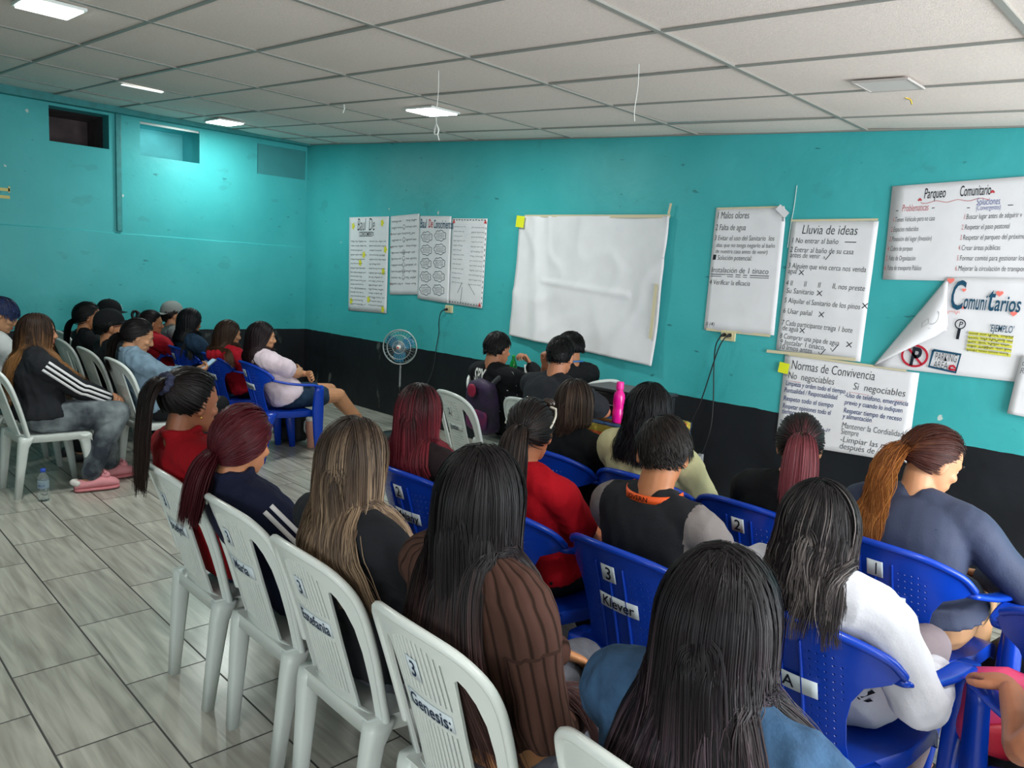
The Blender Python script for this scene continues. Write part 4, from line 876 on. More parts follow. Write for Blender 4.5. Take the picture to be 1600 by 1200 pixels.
def hand(acc, w, d, n, side, curl=(.5, .6, .4), s=1.0, spread=.06, thumb=.6):
    """w wrist, d finger direction, n palm-facing normal, side +1 right hand / -1 left"""
    d = nrm(d); n = nrm(np.asarray(n) - d * (np.asarray(n) @ d)); l = np.cross(n, d) * side  # l points to the thumb side
    w = np.asarray(w, float); ang = np.linspace(0, 2 * PI, 14, endpoint=False)
    rg = []
    for q, (hw, th) in zip((-.012, .01, .035, .06, .082, .090), ((.021, .018), (.026, .016), (.036, .0155), (.040, .014), (.039, .012), (.030, .009))):
        c = w + d * q * s - n * .002; rg.append([c + (l * hw * math.cos(a) + n * th * math.sin(a)) * s for a in ang])
    acc.rings(rg)
    for k, (o, L, r) in enumerate(((.030, .072, .0085), (.010, .080, .0088), (-.010, .074, .0084), (-.029, .058, .0075))):
        p = w + d * .082 * s + l * o * s; dd = nrm(d + l * spread * (1.5 - k) / 1.5); pts = [p - dd * .015 * s]; a = 0; x = p; fr = (.42, .32, .26); pts.append(x)
        for j in range(3): a += curl[j] * (1 + .12 * (k - 1.5)); st = dd * math.cos(a) + n * math.sin(a); x = x + st * L * fr[j] * s; pts.append(x)
        acc.limb(pts, [r * s * 1.05, r * s * 1.05, r * s, r * s * .92, r * s * .8], n=10, sub=3)
    p = w + d * .025 * s + l * .024 * s; q = p + (l * .75 + d * .6 + n * .35 * thumb) * .036 * s; e = q + (d * .9 + l * .25 + n * .5 * thumb) * .030 * s; f = e + (d * .9 + n * .6 * thumb - l * .05) * .024 * s
    acc.limb([p - l * .012 * s, q, e, f], [.013 * s, .0115 * s, .0098 * s, .008 * s], n=10, sub=3)


def hair_mat(rough=.45):
    m = mat('hair', '#221813', rough, attr='Col', spec=.22); return m
def build_hair(P, H):
    """strand hair: guides are combed over the scalp, fall under gravity, rest on shoulders; strands follow the guides"""
    rg = np.random.default_rng(H.get('seed', 1)); Rm, O = P['HR'], P['HO']; sc = P['hs']
    c0 = np.array([0, -.012, .125]) * sc; semi = np.array([.079, .105, .106]) * sc
    style = H['style']; NG = H.get('guides', 160); NC = H.get('children', 8); width = H.get('w', .0016)
    G = []
    up = Rm.T @ np.array([0, 0, 1.0])
    while len(G) < NG * 3:
        d = rg.normal(size=3); d /= np.linalg.norm(d)
        s = np.clip((d[1] + .35) / 1.2, 0, 1); s = s * s * (3 - 2 * s); thr = H.get('nape', -.50) * (1 - s) + H.get('front', .60) * s
        if d[2] > thr and d[2] < H.get('maxz', 2) and not (style == 'short' and abs(d[0]) > .70 and d[2] < .05 and d[1] > -.5): G.append(d)
    # even the roots out a little
    G = np.array(G); keep = [0]; dist = np.linalg.norm(G - G[0], axis=1)
    while len(keep) < min(NG, len(G)): k = int(dist.argmax()); keep.append(k); dist = np.minimum(dist, np.linalg.norm(G - G[k], axis=1))
    G = G[keep]; NG = len(G); vol = H.get('vol', .010)
    lay = rg.uniform(.15, 1.0, NG) * vol
    X = c0 + G * (semi + .002); zend = H.get('zend', None)
    toW = lambda X: X @ Rm.T + O
    paths = [toW(X)]
    def ell_out(Xh, extra):
        q = (Xh - c0) / (semi + extra[:, None]); n = np.linalg.norm(q, axis=1); f = n < 1; Xh = Xh.copy(); Xh[f] = c0 + (q[f] / n[f][:, None]) * (semi + extra[f][:, None]); return Xh
    TB = P['tor']  # z, cx, cy, ax, ay
    def body_out(Xl, extra):
        z = Xl[:, 2]; o = []
        for k in range(1, 5): o.append(np.interp(z, TB[:, 0], TB[:, k]))
        cx, cy, ax, ay = o; m = P['cloth'] + .006 + extra; qx = (Xl[:, 0] - cx) / (ax + m); qy = (Xl[:, 1] - cy) / (ay + m); n = np.sqrt(qx * qx + qy * qy) + 1e-9
        f = (n < 1) & (z < TB[-1, 0] + .02); Xl = Xl.copy(); Xl[f, 0] = (cx + qx / n * (ax + m))[f]; Xl[f, 1] = (cy + qy / n * (ay + m))[f]
        for a, b, r in P['caps']:
            ab = b - a; t = np.clip(((Xl - a) @ ab) / (ab @ ab), 0, 1); cl = a + t[:, None] * ab; v = Xl - cl; dd = np.linalg.norm(v, axis=1) + 1e-9; rr = r + P['cloth'] + .004 + extra * .7; f = dd < rr
            Xl[f] = (cl + v / dd[:, None] * rr[:, None])[f]
        return Xl
    bv = P.get('bvh')
    if bv is not None:
        def body_out(Xl, extra):
            Xl = Xl.copy()
            for k in range(len(Xl)):
                p = Vector(Xl[k]); q, n_, i_, d_ = bv.find_nearest(p, .12)
                if q is None: continue
                m = .005 + .5 * float(extra[k]) if hasattr(extra, '__len__') else .005
                s_ = (p - q).dot(n_)
                if s_ < m: Xl[k] = p + n_ * (m - s_)
            if P.get('chair') is not None:  # between the back and the chair back
                kd, dx, dy = P['chair']; b_ = BACK[kd]; z = Xl[:, 2]; v = np.maximum(z - b_['z0'], 0) / (1.035 if kd == 'white' else 1.0); u = np.clip((Xl[:, 0] - dx) / b_['Rr'], -.8, .8)
                yb = dy + b_['y0'] + b_['Rr'] * (1 - np.cos(u)) - b_['rec'] * v - .12 * np.maximum(v - .1, 0) ** 2 + .024 + .2 * extra
                f = (z < b_['z0'] + .46) & (np.abs(Xl[:, 0] - dx) < .24) & (Xl[:, 1] < 0); Xl[f, 1] = np.maximum(Xl[f, 1], yb[f])
            return Xl
    if style in ('long', 'short'):
        part = H.get('part', 0.0); crown = np.array([part, -.25, .97]); crown /= np.linalg.norm(crown)
        T = G - crown * (G @ crown)[:, None]; T[:, 0] += np.sign(G[:, 0] - part) * H.get('sidecomb', .6) * (G[:, 1] > -.35); T[:, 1] += H.get('backcomb', -.35)
        T += H.get('comb', np.zeros(3))
        T = T - G * np.sum(T * G, 1)[:, None]; T /= np.linalg.norm(T, axis=1)[:, None] + 1e-9
        D = (T + G * H.get('lift', .0)) @ Rm.T; D /= np.linalg.norm(D, axis=1)[:, None]
        ds = H.get('ds', .014); X = toW(X); Lmax = H.get('len', 1.0) * rg.uniform(1 - H.get('ragged', .06), 1 + H.get('ragged', .06), NG); zl = zend - P['oz'] + rg.normal(0, H.get('rag', .018), NG) if zend is not None else np.full(NG, -9.0)
        if zend is not None and H.get('vshape'): zl = zl + H['vshape'] * np.abs(G[:, 0]) 
        g = H.get('grav', .22); done = np.zeros(NG, bool); trav = np.zeros(NG); Lmax = Lmax * np.where(G[:, 2] < .2, H.get('fade', 1.0), 1.0); fd = np.array(H.get('sweep', (0, 0, 0)), float)
        for it in range(int(1.6 / ds)):
            Xh = (X - O) @ Rm; onhead = Xh[:, 2] > .03 * sc
            tgt = np.tile(np.array([0, 0, -1.0]), (NG, 1)); 
            if H.get('behind', True): tgt[:, 1] -= np.where(onhead & (Xh[:, 1] > H.get('pull_y', -.03)), H.get('pull', .30), 0)
            tgt[:, 0] += np.where(X[:, 2] < O[2] + .08, np.clip((X[:, 0] - O[0]) * H.get('splay', .8), -.35, .35), 0)
            ge = np.where((Xh[:, 2] < .13) & (Xh[:, 2] > -.03), max(g, .42), g)[:, None]; tgt += fd; D = D * (1 - ge) + tgt * ge; D /= np.linalg.norm(D, axis=1)[:, None] + 1e-9
            N_ = X + D * ds; Nh = ell_out((N_ - O) @ Rm, lay * np.clip(trav / .09, 0, 1) ** 1.0 + H.get('off', .003)); N_ = Nh @ Rm.T + O
            Nh = (N_ - O) @ Rm; ex = lay + .010; qx = Nh[:, 0] / (semi[0] + ex); qy = (Nh[:, 1] - c0[1]) / (semi[1] + ex); qn = np.sqrt(qx * qx + qy * qy); f = (qn > 1) & (Nh[:, 2] > -.02) & (Nh[:, 2] < .14)
            if style == 'long': Nh[f, 0] = (Nh[:, 0] / qn)[f]; Nh[f, 1] = (c0[1] + (Nh[:, 1] - c0[1]) / qn)[f]; N_ = Nh @ Rm.T + O
            if style == 'long': N_ = body_out(N_, lay * .6)
            if H.get('taper'):  # gather the lengths behind the neck
                f = N_[:, 2] < O[2] + .02; N_[f, 0] -= (N_[f, 0] - O[0]) * H['taper']
            st = N_ - X; ln = np.linalg.norm(st, axis=1); D = st / (ln[:, None] + 1e-9)
            X = np.where(done[:, None], X, N_); trav += np.where(done, 0, ln); done |= (X[:, 2] < zl) | (trav > Lmax); paths.append(X.copy())
            if done.all(): break
    else:  # tail: combed back to a tie, then falls
        td = nrm(H.get('tie', (0, -.93, .25))); tiep = c0 + td * (semi + .016)
        for k in range(1, 9):
            t = k / 8; w = G * (1 - t) + td * t; w /= np.linalg.norm(w, axis=1)[:, None]; ex = .003 + lay * .5 * math.sin(PI * min(t * 1.0, 1)) + .010 * t ** 2
            if hasattr(ex, 'shape'): paths.append(toW(c0 + w * (semi + ex[:, None])))
        e1 = nrm(np.cross(td, [0, 0, 1.0])); e2 = np.cross(e1, td); ph = rg.uniform(0, 2 * PI, NG); rr = np.sqrt(rg.uniform(0, 1, NG)); R0 = H.get('tail_r', .016)
        Xt = tiep + (e1 * np.cos(ph)[:, None] + e2 * np.sin(ph)[:, None]) * rr[:, None] * R0; paths.append(toW(Xt)); X = paths[-1]; TIEW = toW(tiep[None])[0]
        if style == 'tail':
            D = (td * .9 + e2 * H.get('kick', .25) + (e1 * np.cos(ph)[:, None] + e2 * np.sin(ph)[:, None]) * rr[:, None] * H.get('fan', .45)) @ Rm.T; D /= np.linalg.norm(D, axis=1)[:, None]
            zl = zend - P['oz'] + rg.normal(0, H.get('rag', .02), NG); done = np.zeros(NG, bool); g = H.get('grav', .20); sw = np.array(H.get('sweep', (0, 0, 0)), float)
            for it in range(90):
                D = D * (1 - g) + (np.array([0, 0, -1.0]) + sw) * g; D /= np.linalg.norm(D, axis=1)[:, None]; N_ = X + D * .012; N_ = ell_out((N_ - O) @ Rm, lay * 0 + .012) @ Rm.T + O; N_ = body_out(N_, lay * .8); 
                D = nrm2(N_ - X); X = np.where(done[:, None], X, N_); done |= X[:, 2] < zl; paths.append(X.copy())
                if done.all(): break
        P['tie'] = (TIEW, Rm @ td)
    Q = np.stack(paths, 1)  # NG,K,3
    # resample by arc length
    K = H.get('seg', 22); seg = np.linalg.norm(np.diff(Q, axis=1), axis=2); cum = np.concatenate([np.zeros((NG, 1)), np.cumsum(seg, 1)], 1); out = np.empty((NG, K, 3))
    for i in range(NG):
        u = np.linspace(0, cum[i, -1], K)
        for k in range(3): out[i, :, k] = np.interp(u, cum[i], Q[i, :, k])
    # strands
    Tn = np.gradient(out, axis=1); Tn /= np.linalg.norm(Tn, axis=2)[:, :, None] + 1e-9
    axisp = toW(c0[None])[0]; Oo = out - axisp; Oo[:, :, 2] *= np.where(out[:, :, 2] < axisp[2], .05, 1.0); Oo -= Tn * np.sum(Oo * Tn, 2)[:, :, None]; Oo /= np.linalg.norm(Oo, axis=2)[:, :, None] + 1e-9
    La = np.cross(Tn, Oo); tt = np.linspace(0, 1, K)
    S = NG * NC; gi = np.repeat(np.arange(NG), NC); ca = rg.normal(0, .5, S); cb = rg.uniform(-.4, 1, S); sp = H.get('spread', .015)
    prof = np.interp(tt, [0, .15, .5, .85, 1], [1.0, 1.0, .95, H.get('clump', .95), H.get('tip', .8)])
    A = out[gi] + La[gi] * (ca[:, None] * prof * sp)[:, :, None] + Oo[gi] * (cb[:, None] * prof * sp * .35)[:, :, None]
    if H.get('wave'):
        ar = tt[None] * cum[gi, -1][:, None]; phs = rg.uniform(0, 6.28, NG)[gi] * H.get('wchaos', .35) + rg.normal(0, .25, S); am = H['wave'] * np.clip((tt - .12) * 2.2, 0, 1); A += La[gi] * (np.sin(ar * H.get('wfreq', 55) + phs[:, None]) * am)[:, :, None] + Oo[gi] * (np.cos(ar * H.get('wfreq', 55) * .9 + phs[:, None]) * am * .5)[:, :, None]
    fz = H.get('frizz', .0015); A += (np.cumsum(rg.normal(0, 1, A.shape), 1) / math.sqrt(K)) * fz * tt[None, :, None]
    Ln = np.cross(nrm3(np.gradient(A, axis=1)), Oo[gi]); Ln = nrm3(Ln); tilt = rg.normal(0, .22, S)[:, None, None]; Un = Oo[gi]; Ls = Ln * np.cos(tilt) + Un * np.sin(tilt); Us = Un * np.cos(tilt) - Ln * np.sin(tilt)
    wd = width * np.interp(tt, [0, .1, .7, 1], [.8, 1, .95, .3])[None, :, None] * rg.uniform(.7, 1.35, S)[:, None, None]
    V = np.stack([A - Ls * wd, A + Us * wd * .55, A + Ls * wd], 2).reshape(-1, 3)
    b = (np.arange(S)[:, None] * K + np.arange(K - 1)[None]) * 3; b = b.ravel(); F = np.concatenate([np.stack([b, b + 1, b + 4, b + 3], 1), np.stack([b + 1, b + 2, b + 5, b + 4], 1)])
    cr, ct = np.array(lin(H['root'])), np.array(lin(H.get('tipc', H['root']))); mixp = np.interp(tt, H.get('grad', [0, 1]), [0, 1]); C = cr * (1 - mixp[:, None]) + ct * mixp[:, None]; C = np.repeat(C[None], S, 0)
    if H.get('hi'):
        hsel = (rg.random(NG) < H.get('hip', .4))[gi] | (rg.random(S) < .15); hm = np.interp(tt, H.get('higrad', [.1, .45]), [0, 1]) * rg.uniform(.45, 1, S)[:, None]; C = np.where(hsel[:, None, None], C * (1 - hm[:, :, None]) + np.array(lin(H['hi'])) * hm[:, :, None], C)
    C *= rg.uniform(.72, 1.28, S)[:, None, None]; Cv = np.repeat(C.reshape(-1, 3), 3, 0)
    # scalp under the hair
    sv, sf = [], []; n1, n2 = 40, 24; idx = {}
    for i in range(n2 + 1):
        for j in range(n1):
            th = PI * i / n2; d = np.array([math.sin(th) * math.cos(2 * PI * j / n1), math.sin(th) * math.sin(2 * PI * j / n1), math.cos(th)]); s = np.clip((d[1] + .35) / 1.2, 0, 1); s = s * s * (3 - 2 * s); thr = H.get('nape', -.50) * (1 - s) + H.get('front', .60) * s
            if d[2] > thr - .02: idx[i, j] = len(sv); sv.append(c0 + d * (semi + .0015))
    for i in range(n2):
        for j in range(n1):
            q = [(i, j), (i + 1, j), (i + 1, (j + 1) % n1), (i, (j + 1) % n1)]
            if all(x in idx for x in q): sf.append([idx[x] for x in q])
    sv = np.array(sv) @ Rm.T + O; F = np.concatenate([F, np.array(sf) + len(V)]); V = np.concatenate([V, sv]); Cv = np.concatenate([Cv, np.repeat((cr * .7)[None], len(sv), 0)])
    me = mesh_data('hair', V, F.astype(np.int32), True, Cv); return me
def nrm2(v): return v / (np.linalg.norm(v, axis=1)[:, None] + 1e-9)
def nrm3(v): return v / (np.linalg.norm(v, axis=2)[:, :, None] + 1e-9)

def person(label, hip, head, face=0, yaw=0, pitch=8, roll=0, sex='f', bulk=1.0, skinc='#a9745a', hair=None, top=None, pants=None, shoes='#1c1c20', wrists=None, poles=None, knees=None, ankles=None, hands=None,
           features=True, voxel=.0065, slump=.0, mid=None, hs=None, name='person', torso=None, chair=None):
    """hip (x,y) world, head (x,y,z) world top of the head with hair; face: body heading in degrees (0 = towards the poster wall)"""
    root = empty(name, (hip[0], hip[1], 0), R(face), label, 'person', None); Rz = np.array(Matrix.Rotation(-R(face), 3, 'Z'))
    hs = hs or (.97 if sex == 'f' else 1.02); ht = Rz @ (np.array(head) - np.array([hip[0], hip[1], 0.0])); ht[2] -= .014
    HR = M3rot(R(yaw), R(pitch), R(roll)); HO = ht - HR @ (np.array([0, -.015, .2245]) * hs)
    neck_top = HO + HR @ (np.array([0, -.028, .060]) * hs); N = HO + np.array([0, -.045, -.045 * hs]) * np.array([1, 1, 1.0]); N[1] = HO[1] - .036 + .02 * math.sin(R(pitch)); N[2] = HO[2] - .03
    sw = .160 * bulk if sex == 'f' else .188 * bulk
    H0 = np.array([0, 0, .522]); md = (H0 + N) / 2 + np.array([0, -slump, 0]) if mid is None else np.array(mid)
    tq = lambda t: H0 * (1 - t) ** 2 + 2 * md * t * (1 - t) + N * t * t
    RG = torso or ([(-.14, .13, .09), (-.06, .180, .125), (.06, .182, .128), (.22, .150, .112), (.36, .138, .105), (.55, .150, .112), (.72, .160, .110), (.85, .158, .094), (.94, .132, .074), (1.0, .060, .056)] if sex == 'f' else
          [(-.14, .13, .09), (-.06, .170, .120), (.06, .168, .122), (.22, .158, .118), (.36, .158, .118), (.55, .172, .122), (.72, .180, .118), (.85, .184, .100), (.94, .150, .078), (1.0, .064, .060)])
    rings = []
    for t, ax, ay in RG: rings.append((tq(t), ax * bulk if t < .98 else ax, ay * bulk if t < .98 else ay))
    def torso_rings(add, t0=-1, t1=2):
        out = []
        ts = [r[0] for r in RG]
        for t in np.linspace(max(t0, ts[0]), min(t1, ts[-1]), 22):
            c = tq(t); T_ = nrm(tq(t + .01) - tq(t - .01)); X_ = np.array([1.0, 0, 0]); Y_ = np.cross(T_, X_)
            ax = np.interp(t, ts, [r[1] for r in rings]) + add; ay = np.interp(t, ts, [r[2] for r in rings]) + add
            out.append([c + X_ * ax * abs(math.cos(a)) ** .85 * np.sign(math.cos(a)) + Y_ * ay * abs(math.sin(a)) ** .85 * np.sign(math.sin(a)) for a in np.linspace(0, 2 * PI, 26, endpoint=False)])
        return out
    Tz = nrm(N - tq(.75)); S = {s: N + np.array([s * sw, .005, 0]) - Tz * .062 for s in (-1, 1)}
    lu, lf = (.285, .235) if sex == 'f' else (.30, .25)
    wr = {-1: np.array([-.075, max(.14, N[1] + .40), .61]), 1: np.array([.075, max(.14, N[1] + .41), .62])}
    if wrists:
        for k, v in wrists.items(): wr[k] = np.array(v, float)
    pl = {-1: np.array([-.7, -.5, -.5]), 1: np.array([.7, -.5, -.5])}
    if poles:
        for k, v in poles.items(): pl[k] = np.array(v, float)
    E_ = {}
    for s in (-1, 1): E_[s], wr[s] = ik(S[s], wr[s], lu, lf, pl[s])
    kn = {-1: np.array([-.11, .43, .505]), 1: np.array([.11, .43, .505])}; an = {-1: np.array([-.11, .42, .085]), 1: np.array([.11, .42, .085])}
    if knees:
        for k, v in knees.items(): kn[k] = np.array(v, float)
    if ankles:
        for k, v in ankles.items(): an[k] = np.array(v, float)
    hj = {s: np.array([s * .088 * bulk, .01, .508]) for s in (-1, 1)}; ar = (1.0 if sex == 'm' else .90) * (0.5 + 0.5 * bulk)
    # ---- body: one continuous skin
    A = Acc(); A.rings(torso_rings(0)); A.limb([N - Tz * .05, N, neck_top, HO + HR @ (np.array([0, -.02, .10]) * hs)], [.060, .054 if sex == 'f' else .060, .050 if sex == 'f' else .057, .055], n=16)
    i0 = len(A.V); ang = np.linspace(0, 2 * PI, 28, endpoint=False)
    A.rings([[(ax * abs(math.cos(a)) ** .92 * np.sign(math.cos(a)), yc + ay * math.sin(a), z) for a in ang] for z, yc, ax, ay in HEADR])
    A.limb([(0, .086, .122), (0, .098, .100), (0, .108, .080), (0, .098, .070)], [.008, .009, .0115, .008], n=10, sub=3)
    for s in (-1, 1):
        A.limb([(s * .010, .095, .075), (s * .013, .088, .074)], [.0085, .007], n=8, sub=1); A.limb([(s * .006, .089, .130), (s * .025, .087, .131), (s * .046, .070, .127)], [.007, .008, .007], n=8, sub=3); A.ell((s * .044, .060, .082), (.020, .022, .018)); A.ell((s * .030, .056, .045), (.022, .024, .020))
        ii = len(A.V); A.ell((0, 0, 0), (.0075, .018, .031), n=12, m=8); A.xform(ii, lambda p, s=s: np.array(Matrix.Rotation(s * R(-18), 3, 'Z') @ Matrix.Rotation(R(-10), 3, 'X') @ Vector(p)) + np.array([s * .076, -.012, .096]))
    A.limb([(-.021, .084, .046), (0, .094, .049), (.021, .084, .046)], [.004, .0065, .004], n=8, sub=4); A.limb([(-.019, .083, .040), (0, .093, .038), (.019, .083, .040)], [.004, .0075, .004], n=8, sub=4); A.ell((0, .078, .014), (.018, .016, .016))
    A.xform(i0, lambda p: HR @ (p * hs) + HO)
    for s in (-1, 1):
        A.limb([N + np.array([s * .02, -.006, .012]), N * .45 + S[s] * .55 + np.array([0, -.004, .012]), S[s]], [.042, .044, .050], n=12)
        A.limb([N + np.array([s * .05, 0, -.035]), S[s], S[s] * .55 + E_[s] * .45, E_[s], E_[s] * .6 + wr[s] * .4, wr[s]], [.058 * ar, .057 * ar, .047 * ar, .040 * ar, .040 * ar, .027], n=14)
        hd = nrm(wr[s] - E_[s]); h = dict(d=None, n=None, curl=(.45, .55, .4), spread=.06, thumb=.6)
        if hands and s in hands: h.update(hands[s])
        n_ = h['n'] if h['n'] is not None else np.array([-s * .5, .1, -.85])
        hand(A, wr[s] + hd * .012, h['d'] if h['d'] is not None else nrm(hd + np.array([-s * .35, .1, -.1])), n_, s, h['curl'], .94 if sex == 'f' else 1.04, h['spread'], h['thumb'])
        A.limb([hj[s] + np.array([0, -.02, 0]), hj[s] * .5 + kn[s] * .5, kn[s]], [.088 * bulk, .078 * bulk, .058], n=16); A.limb([kn[s], kn[s] * .7 + an[s] * .3 + np.array([0, -.012, 0]), kn[s] * .3 + an[s] * .7, an[s]], [.056, .055 * (.5 + .5 * bulk), .042, .034], n=14)
        fd = nrm(np.array([s * .12, 1, 0])); A.limb([an[s] + np.array([0, -.03, -.045]), an[s] + fd * .06 + np.array([0, 0, -.045]), an[s] + fd * .145 + np.array([0, 0, -.06])], [.030, .034, .022], n=12)
    me = remesh(A, voxel, 2); obj('body', me, skin(skinc), root)
    P = dict(HR=HR, HO=HO, hs=hs, oz=0.0, cloth=.012, N=N, S=S, E=E_, W=wr, tq=tq, kn=kn, an=an, root=root, sw=sw, rings=torso_rings)
    tb = []
    for t in np.linspace(-.1, .93, 26): c = tq(t); tb.append((c[2], c[0], c[1], np.interp(t, [r[0] for r in RG], [r[1] for r in rings]), np.interp(t, [r[0] for r in RG], [r[2] for r in rings])))
    tb.append((neck_top[2], neck_top[0], neck_top[1], .055, .055)); P['tor'] = np.array(sorted(tb)); P['caps'] = [(S[-1], S[1], .060 * ar)] + [(S[s], E_[s], .052 * ar) for s in (-1, 1)]
    # ---- clothes
    if pants:
        B = Acc(); add = pants.get('add', .008); B.rings(torso_rings(add, -.14, pants.get('rise', .16)))
        for s in (-1, 1):
            if pants.get('short'): k = pants['short']; e = hj[s] * (1 - k) + kn[s] * k; B.limb([hj[s] + np.array([0, -.02, 0]), hj[s] * .5 + e * .5, e], [.094 * bulk, .090 * bulk, .086 * bulk], n=16)
            else:
                lo = pants.get('loose', 0); B.limb([hj[s] + np.array([0, -.02, 0]), hj[s] * .5 + kn[s] * .5, kn[s]], [.096 * bulk, .088 * bulk + lo, .069 + lo], n=16)
                B.limb([kn[s], kn[s] * .6 + an[s] * .4 + np.array([0, -.01, 0]), kn[s] * .06 + an[s] * .94], [.067 + lo, .064 + lo, .046 + lo], n=14)
        me = remesh(B, pants.get('voxel', .010), 3); wrinkle(me, pants.get('wr', .0035), seed=len(label)); obj(pants.get('name', 'trousers'), me, pants['m'], root)
    if top:
        B = Acc(); add = top.get('add', .013); ah = add + .003; B.rings(torso_rings(add, top.get('hem', -.02), top.get('neck', 1.0)))
        if top.get('flare'): B.rings(torso_rings(add + top['flare'], top.get('hem', -.02), top.get('hem', -.02) + .15))
        for s in (-1, 1):
            B.limb([N + np.array([s * .035, -.006, -.002]), N * .45 + S[s] * .55 + np.array([0, -.004, .010]), S[s]], [.040 + add, .044 + add, .050 + add], n=12)
            k = top.get('sleeve', .55); r0 = .058 * ar + ah; a0 = N + np.array([s * .05, 0, -.035])
            if k <= 1: e = S[s] * (1 - k) + E_[s] * k; B.limb([a0, S[s], S[s] * .5 + e * .5, e], [.056 * ar + ah, r0, .056 * ar + ah, .054 * ar + ah + .004], n=16, round_ends=True)
            else:
                e = E_[s] * (2 - k) + wr[s] * (k - 1); B.limb([a0, S[s], S[s] * .5 + E_[s] * .5, E_[s], E_[s] * .5 + e * .5, e], [.056 * ar + ah, r0, .050 * ar + ah, .044 * ar + ah, .040 * ar + ah, .033 + ah * .7], n=16)
        if top.get('hood'):
            q = tq(.93); B.limb([q + np.array([-.10, .01, .02]), q + np.array([-.08, -.075, .0]), q + np.array([0, -.115, -.03]), q + np.array([.08, -.075, .0]), q + np.array([.10, .01, .02])], [.030, .038, .046, .038, .030], n=12)
        if top.get('collar'): q = neck_top * .45 + N * .55; B.limb([q + .062 * np.array([math.cos(a), math.sin(a), .12 * math.sin(a)]) for a in np.linspace(0, 2 * PI, 15)], [top['collar']] * 15, n=8, sub=2)
        me = remesh(B, top.get('voxel', .009), 3); wrinkle(me, top.get('wr', .005), top.get('wsc', (15, 15, 8)), seed=len(label) * 1.3)
        o = obj(top.get('name', 'shirt'), me, top['m'], root); me_top = me
        if top.get('sleeve_m'):  # contrasting sleeves
            me.materials.append(top['sleeve_m'])
            for p in me.polygons:
                c = np.array(p.center)
                for s in (-1, 1):
                    if (c[0] - S[s][0]) * s > -.012 and c[2] > wr[s][2] - .3: p.material_index = 1
    if shoes:
        for s in (-1, 1):
            fd = nrm(np.array([s * .12, 1, 0])); X_ = np.array([fd[1], -fd[0], 0]); a0 = an[s] + np.array([0, 0, -an[s][2]]); B = Acc(); rr = []; zt = an[s][2] - .085
            for q, hw, hh in ((-.075, .022, .05), (-.06, .036, .075), (-.02, .038, .08), (.03, .040, .07), (.09, .046, .052), (.14, .043, .040), (.17, .030, .032), (.182, .012, .02)):
                c = a0 + fd * q + np.array([0, 0, max(zt, 0)]); rr.append([c + X_ * hw * math.cos(a) + np.array([0, 0, .003 + hh * (.5 + .5 * math.sin(a))]) for a in np.linspace(0, 2 * PI, 16, endpoint=False)])
            B.rings(rr); so = obj('shoe', B.mesh('shoe'), mat('shoe_' + shoes.strip('#'), shoes, .6), root)
    if features:
        wm = mat('eye_white', '#d9d4cc', .25); im = mat('dark_iris', '#20140f', .2)
        for s in (-1, 1):
            a = Acc(); a.ell((s * .031, .0715, .109), (.0116, .0110, .0078), n=14, m=9); a.xform(0, lambda p: HR @ (p * hs) + HO); e = obj('eye', a.mesh('eye'), wm, root)
            a = Acc(); a.ell((s * .030, .0806, .109), (.0062, .0030, .0062), n=12, m=7); a.xform(0, lambda p: HR @ (p * hs) + HO); obj('iris', a.mesh('iris'), im, e)
            a = Acc(); a.limb([(s * .012, .0955, .1315), (s * .030, .0945, .1365), (s * .050, .078, .132)], [.003, .0042, .002], n=8, sub=4); a.xform(0, lambda p: HR @ (p * hs) + HO); obj('eyebrow', a.mesh('eyebrow'), mat('eyebrow_hair', '#221712', .7), root)
        a = Acc(); a.limb([(-.022, .0845, .0465), (0, .0965, .0495), (.022, .0845, .0465)], [.003, .0058, .003], n=8, sub=4); a.limb([(-.020, .0835, .040), (0, .0958, .0385), (.020, .0835, .040)], [.003, .0066, .003], n=8, sub=4); a.xform(0, lambda p: HR @ (p * hs) + HO); obj('lips', a.mesh('lips'), mat('lips', '#8f4a45', .45), root)
    if top:
        b_ = bmesh.new(); b_.from_mesh(me_top); P['bvh'] = BVHTree.FromBMesh(b_); b_.free()
    P['chair'] = chair if not hair or hair['style'] == 'long' else None
    if hair:
        hair = dict(hair)
        if hair.get('cloth'): P['cloth'] = hair['cloth']
        elif top: P['cloth'] = top.get('add', .013) + (.03 if top.get('hood') else 0)
        obj('hair', build_hair(P, hair), hair_mat(), root)
    return root, P
def head_pt(P, p): return P['HR'] @ (np.array(p, float) * P['hs']) + P['HO']
def head_mesh(P, a, name, m, parent=None): a.xform(0, lambda p: head_pt(P, p)); return obj(name, a.mesh(name), m, parent or P['root'])
def scrunchie(P, m, r=.024, t=.011, name='scrunchie'):
    c, d = P['tie']; e1 = nrm(np.cross(d, [0, 0, 1.0])); e2 = np.cross(e1, d); a = Acc(); pts = [c + (e1 * math.cos(q) + e2 * math.sin(q)) * r for q in np.linspace(0, 2 * PI, 25)]
    a.limb(pts, [t * (1 + .2 * math.sin(k * 2.3)) for k in range(25)], n=8, sub=2); return obj(name, a.mesh(name), m, P['root'])
